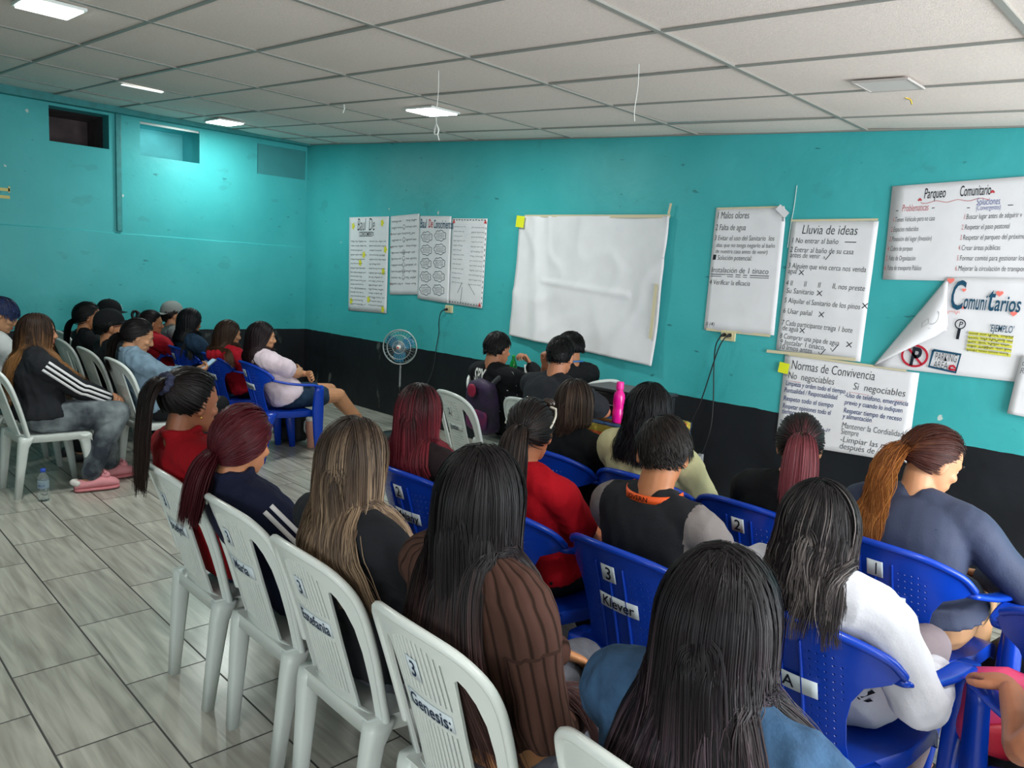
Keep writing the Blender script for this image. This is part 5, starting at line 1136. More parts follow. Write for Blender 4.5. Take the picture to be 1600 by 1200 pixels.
def cap_hat(P, m, backwards=False, mark=None):
    a = Acc(); ang = np.linspace(0, 2 * PI, 32, endpoint=False); rr = []
    for th in (98, 90, 75, 60, 45, 30, 15, 5): q = R(th); rr.append([(.086 * math.sin(q) ** .8 * math.cos(x), -.012 + .112 * math.sin(q) ** .8 * math.sin(x), .135 + (.112 if th < 90 else .112) * math.cos(q) ** 1.0) for x in ang])
    a.rings(rr); cap = head_mesh(P, a, 'cap', m); V = []; F = []; sgn = -1 if backwards else 1
    for k in range(2):
        for i in range(13):
            for j in range(7):
                s = -1 + 2 * i / 12; w = .080; y = .055 + (.125 * math.sqrt(max(0, 1 - .75 * s * s)) - .02) * j / 6; x = s * w * (1 - .08 * j / 6); z = .152 - .014 * j / 6 - .016 * s * s - .004 * k
                V.append(head_pt(P, (x, -.012 + sgn * y + .0, z)))
    n = 13 * 7
    for i in range(12):
        for j in range(6): q = i * 7 + j; F.append((q, q + 1, q + 8, q + 7)); F.append((n + q, n + q + 7, n + q + 8, n + q + 1))
    edge = [j for j in range(7)] + [i * 7 + 6 for i in range(1, 13)] + [12 * 7 + j for j in range(5, -1, -1)] + [i * 7 for i in range(11, 0, -1)]
    for k in range(len(edge)): x, y = edge[k], edge[(k + 1) % len(edge)]; F.append((x, y, n + y, n + x))
    obj('brim', mesh_data('brim', V, F), m, cap); a = Acc(); a.ell((0, -.012, .248), (.008, .008, .005), n=10, m=6); head_mesh(P, a, 'button', m, cap)
    if mark:
        i = Ink(); i.text(mark, -.016, -.02, .055, weight=.01, shear=0); b = P; i.build('emblem', INK('#c9c9c5'), cap, lambda u, v: head_pt(P, (u, -.012 + .117 * math.cos(u / .11) - .010 * max(0, v + .01) / .02, .185 + v)))
    return cap
# ------------------------------------------------------------------ clothes
def cl(name, c, **k):
    d = dict(rough=.85, bump=.25, bump_scale=160, spec=.2); d.update(k); return mat(name, c, **d)
C_black = cl('black_cotton', '#17181b'); C_black2 = cl('washed_black_cotton', '#212226'); C_red = cl('red_cotton', '#b3101f'); C_wred = cl('deep_red_jersey', '#8c0e18'); C_navy = cl('navy_jersey', '#191d33')
C_navy2 = cl('navy_trousers', '#1a2340'); C_gray = cl('grey_trousers', '#5f6068', noise_amt=.15, noise_scale=30); C_brown = cl('dark_brown_cotton', '#2c2225'); C_white = cl('white_sweatshirt', '#d2d1da'); C_cream = cl('cream_cotton', '#cdc69a')
C_denim = cl('mid_blue_denim', '#304a66', noise_amt=.22, noise_scale=25, bump=.4); C_ldenim = cl('light_washed_denim', '#718798', noise_amt=.16, noise_scale=16, bump=.4); C_ddenim = cl('dark_denim', '#24384e', noise_amt=.18, noise_scale=25, bump=.4)
C_slate = cl('slate_navy_stretch', '#3a4156', rough=.6); C_pinkw = cl('pale_pink_cotton', '#d9c6cf'); C_gtee = cl('grey_cotton', '#6f7272'); C_gsl = cl('grey_sleeve', '#77706f'); C_tan = cl('tan_stretch', '#b08763', rough=.55, bump=.1)
C_tie = mat('grey_marbled_cotton', '#7d8487', .85, color2='#30353d', noise_scale=6, bump=.2, bump_scale=120, spec=.2); C_hood = cl('red_fleece', '#a41626'); C_white2 = cl('white_cotton', '#d5d6d6')
C_strp = mat('white_stripe', '#dcdadb', .8)
def rib_mat():
    m = bpy.data.materials.new('brown_rib_knit'); m.use_nodes = True; nt = m.node_tree; L = nt.links; N = nt.nodes.new; b = nt.nodes['Principled BSDF']; b.inputs['Roughness'].default_value = .9; b.inputs['Specular IOR Level'].default_value = .15
    at = N('ShaderNodeAttribute'); at.attribute_name = 'rib'; sn = N('ShaderNodeMath'); sn.operation = 'SINE'; mu = N('ShaderNodeMath'); mu.operation = 'MULTIPLY'; mu.inputs[1].default_value = 2 * PI / .024; L.new(at.outputs['Fac'], mu.inputs[0]); L.new(mu.outputs[0], sn.inputs[0])
    r = N('ShaderNodeValToRGB'); r.color_ramp.elements[0].position = .0; r.color_ramp.elements[0].color = (*lin('#23150f'), 1); r.color_ramp.elements[1].position = .25; r.color_ramp.elements[1].color = (*lin('#452e27'), 1)
    mr = N('ShaderNodeMapRange'); mr.inputs['From Min'].default_value = -1; L.new(sn.outputs[0], mr.inputs['Value']); L.new(mr.outputs[0], r.inputs[0]); L.new(r.outputs[0], b.inputs['Base Color'])
    bp = N('ShaderNodeBump'); bp.inputs['Strength'].default_value = .6; bp.inputs['Distance'].default_value = .004; L.new(mr.outputs[0], bp.inputs['Height']); L.new(bp.outputs[0], b.inputs['Normal']); return m
def rib_attr(P, me):
    """distance around the trunk or sleeve, so that the knit ribs run along the body and along the arms"""
    n = len(me.vertices); co = np.empty(n * 3, np.float32); me.vertices.foreach_get('co', co); co = co.reshape(-1, 3); out = np.zeros(n, np.float32); T_ = P['tor']
    cx = np.interp(co[:, 2], T_[:, 0], T_[:, 1]); cy = np.interp(co[:, 2], T_[:, 0], T_[:, 2]); out = np.arctan2(co[:, 0] - cx, -(co[:, 1] - cy)) * .17; best = np.full(n, .075)
    for s in (-1, 1):
        for a, b in ((P['S'][s], P['E'][s]), (P['E'][s], P['W'][s])):
            ab = b - a; t = np.clip(((co - a) @ ab) / (ab @ ab), 0, 1); v = co - (a + t[:, None] * ab); d = np.linalg.norm(v, axis=1); e1 = nrm(np.cross(ab, [0, 1, .3])); e2 = nrm(np.cross(ab, e1)); ok = (d < best) & (np.abs(co[:, 0]) > P['sw'] * 1.0) & (t > .3)
            out[ok] = (np.arctan2(v @ e2, v @ e1) * .058)[ok]; best = np.where(ok, d, best)
    at = me.attributes.new('rib', 'FLOAT', 'POINT'); at.data.foreach_set('value', out.astype(np.float32))
C_rib = rib_mat()
def strips(P, s, m, offs, w=.010, add=.018, name='sleeve_stripe', upto=1.0, start=0.0):
    """stripes running down the outside of a sleeve"""
    S, E, Wp = P['S'][s], P['E'][s], P['W'][s]; path = []
    for t in np.linspace(start, 1, 10): path.append((S * (1 - t) + E * t, .058 - .012 * t))
    if upto > 1:
        for t in np.linspace(.1, upto - 1, 8): path.append((E * (1 - t) + Wp * t, .046 - .010 * t))
    C = np.array([p[0] for p in path]); T = np.gradient(C, axis=0); T /= np.linalg.norm(T, axis=1)[:, None]
    for o in offs:
        V = []; F = []
        for c, t, (q, r) in zip(C, T, path):
            out = nrm(np.array([s * 1.0, -.25, .25]) - t * (np.array([s * 1.0, -.25, .25]) @ t)); side = np.cross(t, out)
            for k in (-1, 1): an = (o + k * w / 2) / (r + add); V.append(c + (out * math.cos(an) + side * math.sin(an)) * (r + add + .004))
        for i in range(len(path) - 1): F.append((2 * i, 2 * i + 1, 2 * i + 3, 2 * i + 2))
        ob = obj(name, mesh_data(name, V, F), m, P['root']); ob.modifiers.new('s', 'SOLIDIFY').thickness = .002
BK = '#14100f'
LONG = dict(style='long', guides=230, children=9, w=.0017, seg=22, vol=.012)
# ---- near row, left to right
r, P = person('woman with black ponytail and red shirt at the left end of the near row', (6.12, -3.645), chair=("white", 0.000, 0.045), head=(6.095, -3.825, 1.223), yaw=14, pitch=8, bulk=1.06, slump=.01, skinc='#8d5a42', top=dict(m=C_wred, sleeve=1.9, collar=.014), pants=dict(m=C_navy2),
  hair=dict(style='tail', tie=(-.02, -.92, .40), zend=.84, root='#0f0c0d', tipc='#2a1d1a', guides=200, children=10, w=.0017, kick=.0, fan=.22, tail_r=.018, spread=.017, seed=22, sweep=(-.06, -.03, 0), grav=.26))
scrunchie(P, mat('navy_dotted_scrunchie', '#262a45', .8, color2='#15172a', noise_scale=120), .028, .016)
a = Acc(); a.ell((.080, -.012, .062), (.004, .004, .006), n=8, m=6); head_mesh(P, a, 'earring', mat('gold', '#c9a24a', .3, .9))
r, P = person('woman with wine red low ponytail and navy striped jacket in the near row', (6.57, -3.62), chair=("white", 0.030, 0.045), head=(6.425, -3.775, 1.139), yaw=26, pitch=14, roll=0, bulk=.98, slump=.01, skinc='#b57a58', top=dict(m=C_navy, sleeve=1.9, collar=.012, add=.017), pants=dict(m=C_navy2),
  hair=dict(style='tail', tie=(-.35, -.72, -.62), zend=.80, root='#451018', tipc='#3a1016', guides=220, children=10, w=.0016, kick=.05, fan=.4, tail_r=.018, spread=.016, seed=23, sweep=(-.1, -.1, 0), nape=-.62, vol=.016))
strips(P, 1, C_strp, (-.016, .010), .014, add=.020)
r, P = person('woman with long blonde streaked hair and black top in the near row', (7.09, -3.64), chair=("white", -0.010, 0.050), head=(7.07, -3.765, 1.211), yaw=32, pitch=6, bulk=1.06, slump=.01, skinc='#b57f60', top=dict(m=C_black2, sleeve=1.9, hem=.0), pants=dict(m=C_gray),
  hair=dict(LONG, zend=.78, splay=1.8, root='#2b211c', tipc='#5d4a3b', grad=[.05, .6], hi='#8f7860', hip=.28, higrad=[.05, .4], seed=24, guides=260, children=15, w=.0012, rag=.03, wave=.006, wfreq=26, backcomb=-.9, part=.02))
r, P = person('woman with very long straight dark hair and brown ribbed sweater in the near row', (7.62, -3.68), chair=("white", 0.000, 0.050), head=(7.615, -3.785, 1.244), yaw=20, pitch=4, bulk=1.0, slump=.01, skinc='#b07a52', top=dict(m=C_rib, sleeve=2.0, hem=.16, add=.018, wr=.004), pants=dict(m=C_gray, rise=.06), wrists={1: (.12, .15, .57)}, poles={1: (.45, -.9, -.3)},
  hair=dict(LONG, zend=.62, splay=1.6, pull=.15, root='#120e10', tipc='#3c2420', grad=[.35, 1], seed=25, guides=320, children=18, w=.0011, rag=.05, spread=.016, hi='#4a3433', hip=.25, higrad=[.3, .7], vol=.014))
for c in r.children:
    if c.name.startswith('shirt'): rib_attr(P, c.data)
r, P = person('woman with very long straight dark hair over a denim jacket, nearest the camera', (8.24, -3.71), chair=("white", 0.000, 0.050), head=(8.24, -3.81, 1.205), yaw=14, pitch=6, bulk=1.06, slump=.01, skinc='#b07a52', top=dict(m=C_denim, sleeve=1.95, add=.020, collar=.016, wr=.007), pants=dict(m=C_gray),
  hair=dict(LONG, zend=.56, splay=2.4, pull=.15, root='#110d10', tipc='#34262a', grad=[.3, 1], seed=26, guides=360, children=26, w=.0009, rag=.03, spread=.017, hi='#54424a', hip=.3, higrad=[.15, .5], vol=.013, seg=26, part=-.01))
# ---- second row
r, P = person('woman with long wine coloured hair and dark brown tee in the second row', (6.36, -2.80), chair=("blue", 0.000, 0.000), head=(6.33, -2.975, 1.153), yaw=34, pitch=8, skinc='#b5805f', top=dict(m=C_brown, sleeve=.7), pants=dict(m=C_black),
  hair=dict(LONG, zend=.82, root='#1c1012', tipc='#5a1a24', grad=[.05, .5], hi='#7a2732', hip=.3, higrad=[.05, .4], seed=17, rag=.03, guides=220, backcomb=-.7))
r, P = person('woman with black ponytail, sunglasses on her head and a bright red tee', (6.91, -2.79), chair=("blue", 0.000, -0.010), head=(6.912, -2.90, 1.172), yaw=28, pitch=10, skinc='#b5714f', top=dict(m=C_red, sleeve=.6), pants=dict(m=C_black),
  hair=dict(style='tail', tie=(-.05, -.98, -.12), zend=.86, root='#141113', tipc='#1f1715', guides=220, children=9, w=.0017, kick=.1, fan=.35, tail_r=.018, seed=18, frizz=.004, vol=.012, nape=-.55, hi='#3a2c26', hip=.2))
scrunchie(P, mat('black_hair_tie', '#0d0d0f', .7), .020, .007, 'hair_tie')
M_gl = mat('pale_sunglasses_frame', '#d8d2c4', .3); M_lens = mat('brown_lens', '#2a1c16', .1, coat=.5)
a = Acc()
for s in (-1, 1): a.limb([(s * .072, .055, .205), (s * .088, .0, .175), (s * .088, -.055, .135)], [.0042] * 3, n=8)
a.limb([(-.072, .055, .205), (0, .072, .222), (.072, .055, .205)], [.005, .004, .005], n=8); sg = head_mesh(P, a, 'sunglasses', M_gl)
for s in (-1, 1): a = Acc(); a.ell((s * .038, .066, .224), (.028, .010, .022), n=16, m=9); head_mesh(P, a, 'lens', M_lens, sg)
r, P = person('boy in a black tee with grey sleeves and an orange lanyard', (7.46, -2.76), (7.42, -2.79, 1.190), yaw=28, pitch=14, sex='m', skinc='#b07450', bulk=.95, slump=.06, top=dict(m=C_black2, sleeve=.75, sleeve_m=C_gsl), pants=dict(m=C_navy2),
  hair=dict(style='short', len=.055, fade=.3, root='#110e0d', tipc='#1d1715', guides=420, children=9, w=.0014, seg=9, grav=.10, lift=.06, vol=.010, seed=19, nape=-.56, front=.5, behind=False, ragged=.3, ds=.008, sidecomb=.2, comb=np.array([.5, .2, 0]), spread=.010))
q = P['N']; a = Acc(); M_or = mat('orange_lanyard', '#e0561c', .55)
V = []; F = []
for k in range(25):
    t = -.5 + k / 24; an = t * PI * 1.15 - PI / 2; c = np.array([q[0] + .098 * math.cos(an), q[1] + .008 + .082 * math.sin(an), q[2] + .022 - .05 * (2 * t) ** 2 * 0 + .012 * math.sin(an)]); V.append(c + np.array([0, 0, .012])); V.append(c + np.array([.005 * math.cos(an), .005 * math.sin(an), -.012]))
for k in range(24): F.append((2 * k, 2 * k + 1, 2 * k + 3, 2 * k + 2))
o = obj('lanyard', mesh_data('lanyard', V, F), M_or, r); o.modifiers.new('s', 'SOLIDIFY').thickness = .002
i = Ink(); i.text('JOVERN', -.045, -.007, .022, weight=.02, shear=0, width=.075)
i.build('lettering', INK('#35160c'), o, lambda u, v: (q[0] + .102 * math.cos(u / .09 - PI / 2), q[1] + .008 + .086 * math.sin(u / .09 - PI / 2) - .003, q[2] + .022 - .012 + v))
def back_patch(P, ink, name, m, zc, add=.02, parent=None):
    """flat print laid onto the back of a shirt; u across, v up from zc"""
    T_ = P['tor']
    def f(u, v):
        z = zc + v; cx, cy, ax, ay = [np.interp(z, T_[:, 0], T_[:, k]) for k in range(1, 5)]; x = u; yy = cy - (ay + add) * max(0.05, 1 - abs((x - cx) / (ax + add)) ** 2.2) ** (1 / 2.2); return (x, yy - .004, z)
    return ink.build(name, m, parent or P['root'], f)
i = Ink(); i.blob([(-.115, -.03), (-.115, .035), (-.095, .04), (-.08, .0), (-.035, -.055), (-.07, -.06)]); i.blob([(-.03, -.03), (.02, .015), (.10, -.005), (.13, -.075), (.09, -.095), (.06, -.06), (.01, -.05)]); back_patch(P, i, 'print', mat('grey_shirt_print', '#a7a8a8', .8), .70)
i = Ink()
for k in range(7): i.line([(-.02 + .02 * k, -.03 - .004 * k), (.015 + .016 * k, .008 - .004 * k)], .004)
back_patch(P, i, 'print_lines', mat('dark_shirt_print', '#55575a', .8), .70, .0215)
r, P = person('woman with layered shoulder length black hair and white hooded sweatshirt', (8.03, -2.70), head=(8.033, -2.96, 1.140), yaw=10, pitch=10, skinc='#b5805f', bulk=1.0, top=dict(m=C_white, sleeve=1.95, add=.022, wr=.010, wsc=(9, 9, 6), voxel=.007, hem=-.14), pants=dict(m=cl('mauve_trousers', '#8a7d80')), wrists={1: (.23, .08, .58)}, poles={1: (.35, -1, -.3)},
  hair=dict(LONG, zend=.875, splay=1.4, pull=.15, root='#121013', tipc='#2c2526', hi='#6f6664', hip=.2, higrad=[.1, .4], seed=27, guides=300, children=18, w=.0011, rag=.05, wave=.009, wfreq=24, wchaos=1, vol=.015, cloth=.045, spread=.017))
i = Ink(); i.circ(.09, 0, .032, .012, 20, 330); i.line([(.072, -.018), (.108, .012)], .012); i.line([(.125, .025), (.155, .05)], .010); i.line([(.13, .005), (.15, .02)], .008)
back_patch(P, Ink() if False else i, 'hem_print', INK('#14161d'), .525, .034)
lp = [P['W'][1] + np.array([.02 + .025 * math.cos(a), -.03 + .03 * math.sin(a), .01 + .02 * math.sin(a)]) for a in np.linspace(0, 2 * PI, 20)]; a = Acc(); a.limb(lp, [.006] * 20, n=8, sub=1); obj('cuff_loop', a.mesh('cuff_loop'), C_white2, r)
r, P = person('person whose bare forearm rests on the armchair in the bottom right corner', (8.74, -2.73), (8.80, -2.86, 1.24), face=35, skinc='#a4694c', top=dict(m=C_black, sleeve=.6), pants=dict(m=C_black), wrists={-1: (-.262, .085, .690)}, poles={-1: (.0, -.9, .35)}, voxel=.0042,
  hands={-1: dict(d=(-.10, .95, -.12), n=(.1, -.1, -1), curl=(.25, .35, .3), spread=.10, thumb=.4)}, hair=dict(LONG, zend=.95, root=BK, guides=90, children=6, w=.003, seed=28, seg=14))
# ---- first row
r, P = person('woman with smooth brown hair and black tee beside the striped tablecloth', (6.42, -2.0), (6.42, -2.10, 1.138), yaw=30, pitch=6, skinc='#bd8463', top=dict(m=C_black, sleeve=.65), pants=dict(m=C_black), wrists={1: (.12, .30, .60)},
  hair=dict(LONG, zend=.915, root='#231a17', tipc='#3c2d25', hi='#5b493e', hip=.3, seed=15, guides=200, vol=.014, taper=.10, rag=.02, backcomb=-.9))
r, P = person('woman with wavy black hair and cream shirt before the black case', (6.93, -1.99), chair=("blue", 0.000, -0.010), head=(6.90, -2.15, 1.190), yaw=22, pitch=8, skinc='#b5805f', bulk=1.12, top=dict(m=C_cream, sleeve=.8, add=.02), pants=dict(m=C_denim),
  hair=dict(LONG, zend=.87, pull=.8, root='#0e0d10', tipc='#17151a', seed=16, guides=240, wave=.010, wfreq=45, wchaos=.8, vol=.016, frizz=.004, spread=.017))
r, P = person('woman in black with a dark red ponytail in a green hair tie', (7.47, -1.98), chair=("blue", -0.020, 0.000), head=(7.585, -2.14, 1.164), yaw=22, pitch=8, skinc='#b5805f', top=dict(m=C_black, sleeve=1.9), pants=dict(m=C_black), slump=.05,
  hair=dict(style='tail', tie=(.08, -.96, .12), zend=.90, root='#171012', tipc='#5f2a30', grad=[.25, .5], guides=200, children=9, w=.0016, kick=.15, fan=.35, tail_r=.016, seed=20, vol=.014, nape=-.55))
scrunchie(P, mat('green_elastic', '#2fae3a', .5), .019, .006, 'hair_tie')
r, P = person('woman with auburn ponytail, slate navy jacket and tan leggings, head turned right', (8.0, -2.02), chair=("blue", -0.020, 0.020), head=(8.02, -1.965, 1.172), yaw=-38, pitch=22, skinc='#b98562', bulk=1.13, slump=.05, top=dict(m=C_slate, sleeve=1.95, add=.015, wr=.0015, hem=.12, flare=.045), pants=dict(m=C_tan, add=.012, wr=.001), wrists={1: (.16, .26, .62)}, poles={1: (.8, -.5, -.1)},
  hair=dict(style='tail', tie=(.08, -.97, -.18), zend=.77, root='#3a1b15', tipc='#8f562c', grad=[.2, .45], hi='#b8793f', hip=.4, higrad=[.35, .6], guides=240, children=10, w=.0015, kick=.0, fan=.40, tail_r=.020, seed=21, wave=.008, wfreq=40, vol=.016, rag=.03, spread=.017, sweep=(-.04, -.02, 0)))
scrunchie(P, mat('black_hair_tie', '#0d0d0f'), .019, .006, 'hair_tie')
i = Ink(); i.line([(-.09, .30), (-.085, .16), (-.10, 0)], .003); i.line([(.09, .30), (.085, .16), (.10, 0)], .003); back_patch(P, i, 'seam', cl('dark_seam', '#23283a'), .56, .018)
# ---- at the tables
r, P = person('young man in black sweatshirt wearing the purple backpack at the bare table', (4.84, -.97), (4.76, -1.07, 1.207), yaw=4, pitch=8, sex='m', skinc='#b3795a', top=dict(m=C_black, sleeve=1.95, add=.02, hood=False), pants=dict(m=C_black), wrists={1: (.02, .16, .945), -1: (-.1, .36, .76)}, poles={1: (.8, .4, -.8)}, voxel=.0052,
  hands={1: dict(d=(-.3, -.35, .7), n=(-.5, -.7, -.2), curl=(.9, 1.0, .7))},
  hair=dict(style='short', len=.04, fade=.4, root='#0f0d0d', guides=330, children=9, w=.0017, seg=8, grav=.15, lift=.06, vol=.013, seed=12, nape=-.58, front=.5, behind=False, ragged=.3, ds=.008, spread=.010))
i = Ink(); i.text('SPY', -.17, .0, .13, weight=.03, shear=.1, width=.13); i.text('9', .10, -.01, .15, weight=.03, shear=.15); back_patch(P, i, 'shirt_print', INK('#d8d8d4'), .84, .024)
i = Ink(); rg_ = random.Random(5)
for k in range(16): u, v = rg_.uniform(.02, .19), rg_.uniform(-.25, .06); i.blob([(u + .004 * math.cos(a), v + .004 * math.sin(a)) for a in np.linspace(0, 2 * PI, 8, endpoint=False)])
back_patch(P, i, 'white_dots', INK('#c9c9c6'), .82, .024)
bk = bag('backpack', (4.83, -1.235, .46), R(0), (.30, .13, .42), mat('purple_print_nylon', '#38204a', .6, color2='#1b1424', noise_scale=9, bump=.2, bump_scale=60), 'purple patterned backpack on the back of the young man in black', straps=False, m2=mat('plum_print_nylon', '#4a2358', .6, color2='#7a2050', noise_scale=14), lean=-.10)
for s in (-1, 1): tube_obj('strap', [(s * .07, -.02, .36), (s * .085, .05, .425), (s * .10, .12, .42), (s * .115, .19, .32)], [.018, .020, .020, .016], mat('grey_webbing', '#34373b', .8), bk)
a = Acc(); a.ell((-.02, -.115, .33), (.045, .012, .05), n=14, m=8); obj('red_print', a.mesh('red_print'), mat('crimson_print', '#8f1338', .6), bk)
r, P = person('man in a charcoal tee leaning on the striped table with one fist raised', (5.63, -1.36), (5.605, -1.32, 1.258), yaw=22, pitch=6, sex='m', bulk=1.06, skinc='#b3785a', slump=.06, top=dict(m=cl('charcoal_cotton', '#26282d'), sleeve=.75), pants=dict(m=C_ddenim), wrists={1: (-.02, .40, .775), -1: (-.205, .10, 1.04)}, poles={1: (.9, -.05, -.25), -1: (-.5, .7, -.5)}, voxel=.0050,
  hands={-1: dict(d=(.15, -.25, .9), n=(.8, -.1, .2), curl=(1.2, 1.3, .8)), 1: dict(d=(-.9, .2, .05), n=(0, 0, -1))}, hair=dict(style='short', len=.018, fade=.4, root='#0d0c0d', guides=330, children=9, w=.0017, seg=7, grav=.1, lift=.06, vol=.010, seed=13, nape=-.55, front=.52, behind=False, ragged=.2, ds=.005, spread=.010))
r, P = person('man with a blue lanyard seated by the wall facing sideways', (4.95, -.37), (4.90, -.43, 1.216), face=84, yaw=14, pitch=4, sex='m', bulk=1.05, skinc='#ad7350', features=True, voxel=.0052, top=dict(m=C_black, sleeve=.75), pants=dict(m=C_ddenim), wrists={1: (.08, .36, .79), -1: (-.10, .36, .79)},
  hair=dict(style='short', len=.04, fade=.4, root='#0e0d0e', guides=330, children=9, w=.0017, seg=8, grav=.1, lift=.06, vol=.013, seed=14, nape=-.5, front=.56, behind=False, ragged=.3, ds=.008, comb=np.array([0, .5, 0]), spread=.010))
q = P['N']; a = Acc(); pts = [q + np.array([-.02, .135, -.24]), q + np.array([-.06, .10, -.10]), q + np.array([-.085, .04, .01]), q + np.array([-.06, -.055, .04]), q + np.array([0, -.075, .045]), q + np.array([.06, -.055, .04]), q + np.array([.085, .04, .01]), q + np.array([.06, .10, -.10]), q + np.array([.02, .135, -.24])]
a.limb(pts, [.007] * len(pts), n=8, sub=4); obj('lanyard', a.mesh('lanyard'), mat('blue_lanyard', '#2d6fa8', .6), r)
# ---- left block, back row
r, P = person('woman with long wavy brown hair, three striped black jacket and pink slippers', (3.05, -3.63), chair=("white", 0.000, 0.030), head=(3.02, -3.63, 1.197), yaw=-14, pitch=4, bulk=1.08, skinc='#b57f5f', features=True, voxel=.0048, shoes=None, top=dict(m=C_black2, sleeve=1.9, add=.024, wr=.009, collar=.014), pants=dict(m=C_tie, loose=.014, wr=.008), wrists={1: (.05, .40, .60), -1: (-.05, .40, .60)},
  hands={1: dict(d=(-.5, .7, .15), n=(-.6, .1, -.6)), -1: dict(d=(.5, .7, .1), n=(.6, .1, -.6))}, knees={1: (.13, .44, .51), -1: (-.13, .45, .51)}, ankles={1: (.20, .23, .10), -1: (-.02, .42, .10)},
  hair=dict(LONG, zend=.70, pull=2.4, pull_y=-.075, root='#2f2019', tipc='#8a6038', grad=[.25, .7], hi='#7a5433', hip=.3, seed=2, wave=.008, wfreq=32, wchaos=1, vol=.016, frizz=.006, guides=240, behind=False, rag=.06, spread=.015, backcomb=-.2, front=.66))
strips(P, 1, C_strp, (-.030, 0, .030), .016, add=.030, upto=1.9)
M_sl = mat('pink_fleece', '#d98f96', .9, bump=.4, bump_scale=90); M_slw = mat('white_fleece', '#ddd8d2', .9, bump=.4, bump_scale=90); M_sol = mat('pink_sole', '#c97a80', .7)
for s in (1, -1):
    fd = nrm(np.array([s * .1, 1, 0])); X_ = np.array([fd[1], -fd[0], 0]); a0 = P['an'][s] * np.array([1, 1, 0]); B = Acc(); rr = []; B2 = Acc(); r2 = []
    for qv, hw, hh in ((-.09, .025, .05), (-.07, .044, .062), (-.02, .048, .060), (.03, .050, .070), (.07, .053, .080), (.12, .052, .070), (.16, .042, .055), (.185, .018, .035)):
        c = a0 + fd * qv; rr.append([c + X_ * hw * math.cos(x) + np.array([0, 0, .020 + hh * (.5 + .5 * math.sin(x))]) for x in np.linspace(0, 2 * PI, 18, endpoint=False)])
        r2.append([c + X_ * (hw + .006) * math.cos(x) + np.array([0, 0, .001 + .030 * (.5 + .5 * math.sin(x))]) for x in np.linspace(0, 2 * PI, 18, endpoint=False)])
    B.rings(rr); sl = obj('slipper', B.mesh('slipper'), M_sl, r); B2.rings(r2); obj('sole', B2.mesh('sole'), M_sol, sl)
    B = Acc(); B.ell(a0 + fd * .10 + np.array([0, 0, .098]), (.036, .030, .026)); B.ell(a0 + fd * .095 + X_ * .024 + np.array([0, 0, .122]), (.012, .01, .014)); B.ell(a0 + fd * .095 - X_ * .024 + np.array([0, 0, .122]), (.012, .01, .014)); obj('plush_face', B.mesh('plush_face'), M_sl, sl)
    B = Acc(); B.limb([a0 - fd * .075 + np.array([0, 0, .065]) - X_ * .03, a0 - fd * .095 + np.array([0, 0, .07]), a0 - fd * .075 + np.array([0, 0, .065]) + X_ * .03], [.020, .022, .020], n=10); obj('heel_fleece', B.mesh('heel_fleece'), M_slw, sl)
r, P = person('boy with blue black hair and white shirt at the left edge looking down', (2.32, -3.66), (2.31, -3.66, 1.254), yaw=-10, pitch=24, sex='m', skinc='#bd8a68', features=True, voxel=.0052, top=dict(m=C_white2, sleeve=.6), pants=dict(m=C_black),
  hair=dict(style='short', len=.06, fade=.4, root='#191a26', tipc='#26345e', grad=[.3, 1], guides=330, children=9, w=.0018, seg=9, grav=.12, lift=.06, vol=.015, seed=1, nape=-.5, front=.42, behind=False, ragged=.3, ds=.008, comb=np.array([0, .8, 0]), spread=.011))
r, P = person('woman with black tied back hair and black top behind the capped men', (1.55, -2.86), (1.60, -2.935, 1.186), yaw=-8, pitch=4, skinc='#ad7552', features=True, voxel=.0055, top=dict(m=C_black, sleeve=1.9), pants=dict(m=C_black),
  hair=dict(style='tail', tie=(0, -.85, -.5), zend=.85, root='#0e0d0f', guides=170, children=7, w=.0022, kick=.05, fan=.3, tail_r=.018, seed=3, nape=-.6, vol=.016))
r, P = person('man wearing a black cap with a pale letter in the farther seat', (.86, -2.68), (.88, -2.555, 1.165), yaw=-30, pitch=2, sex='m', skinc='#a8704f', features=True, voxel=.0058, top=dict(m=C_black, sleeve=.7), pants=dict(m=C_ddenim), slump=.05,
  hair=dict(style='short', len=.02, root='#0e0d0e', guides=200, children=6, w=.0022, seg=6, lift=.06, vol=.008, seed=4, maxz=.25, front=.5, behind=False, ds=.005, grav=.1))
cap_hat(P, cl('black_cap_twill', '#141518'), mark='D')
r, P = person('man in black cap, red rimmed glasses and black shirt', (2.30, -2.87), (2.36, -3.01, 1.172), yaw=-10, pitch=-8, sex='m', bulk=1.1, skinc='#b07856', features=True, voxel=.0050, top=dict(m=C_black, sleeve=.7), pants=dict(m=C_ddenim), wrists={1: (.08, .34, .62)},
  hair=dict(style='short', len=.02, root='#0e0d0e', guides=200, children=6, w=.0022, seg=6, lift=.06, vol=.008, seed=5, maxz=.25, front=.5, behind=False, ds=.005, grav=.1))
cap_hat(P, cl('black_cap_twill', '#141518'))
a = Acc()
for s in (-1, 1): a.limb([(s * .032 + .024 * math.cos(x), .106 - .018 * abs(math.cos(x)) * .5, .108 + .018 * math.sin(x)) for x in np.linspace(0, 2 * PI, 17)], [.0022] * 17, n=6, sub=1); a.limb([(s * .056, .092, .114), (s * .074, .03, .112), (s * .080, -.01, .106)], [.0022] * 3, n=6)
a.limb([(-.010, .106, .110), (.010, .106, .110)], [.0022] * 2, n=6); head_mesh(P, a, 'glasses', mat('dark_red_frame', '#5a1a1c', .35))
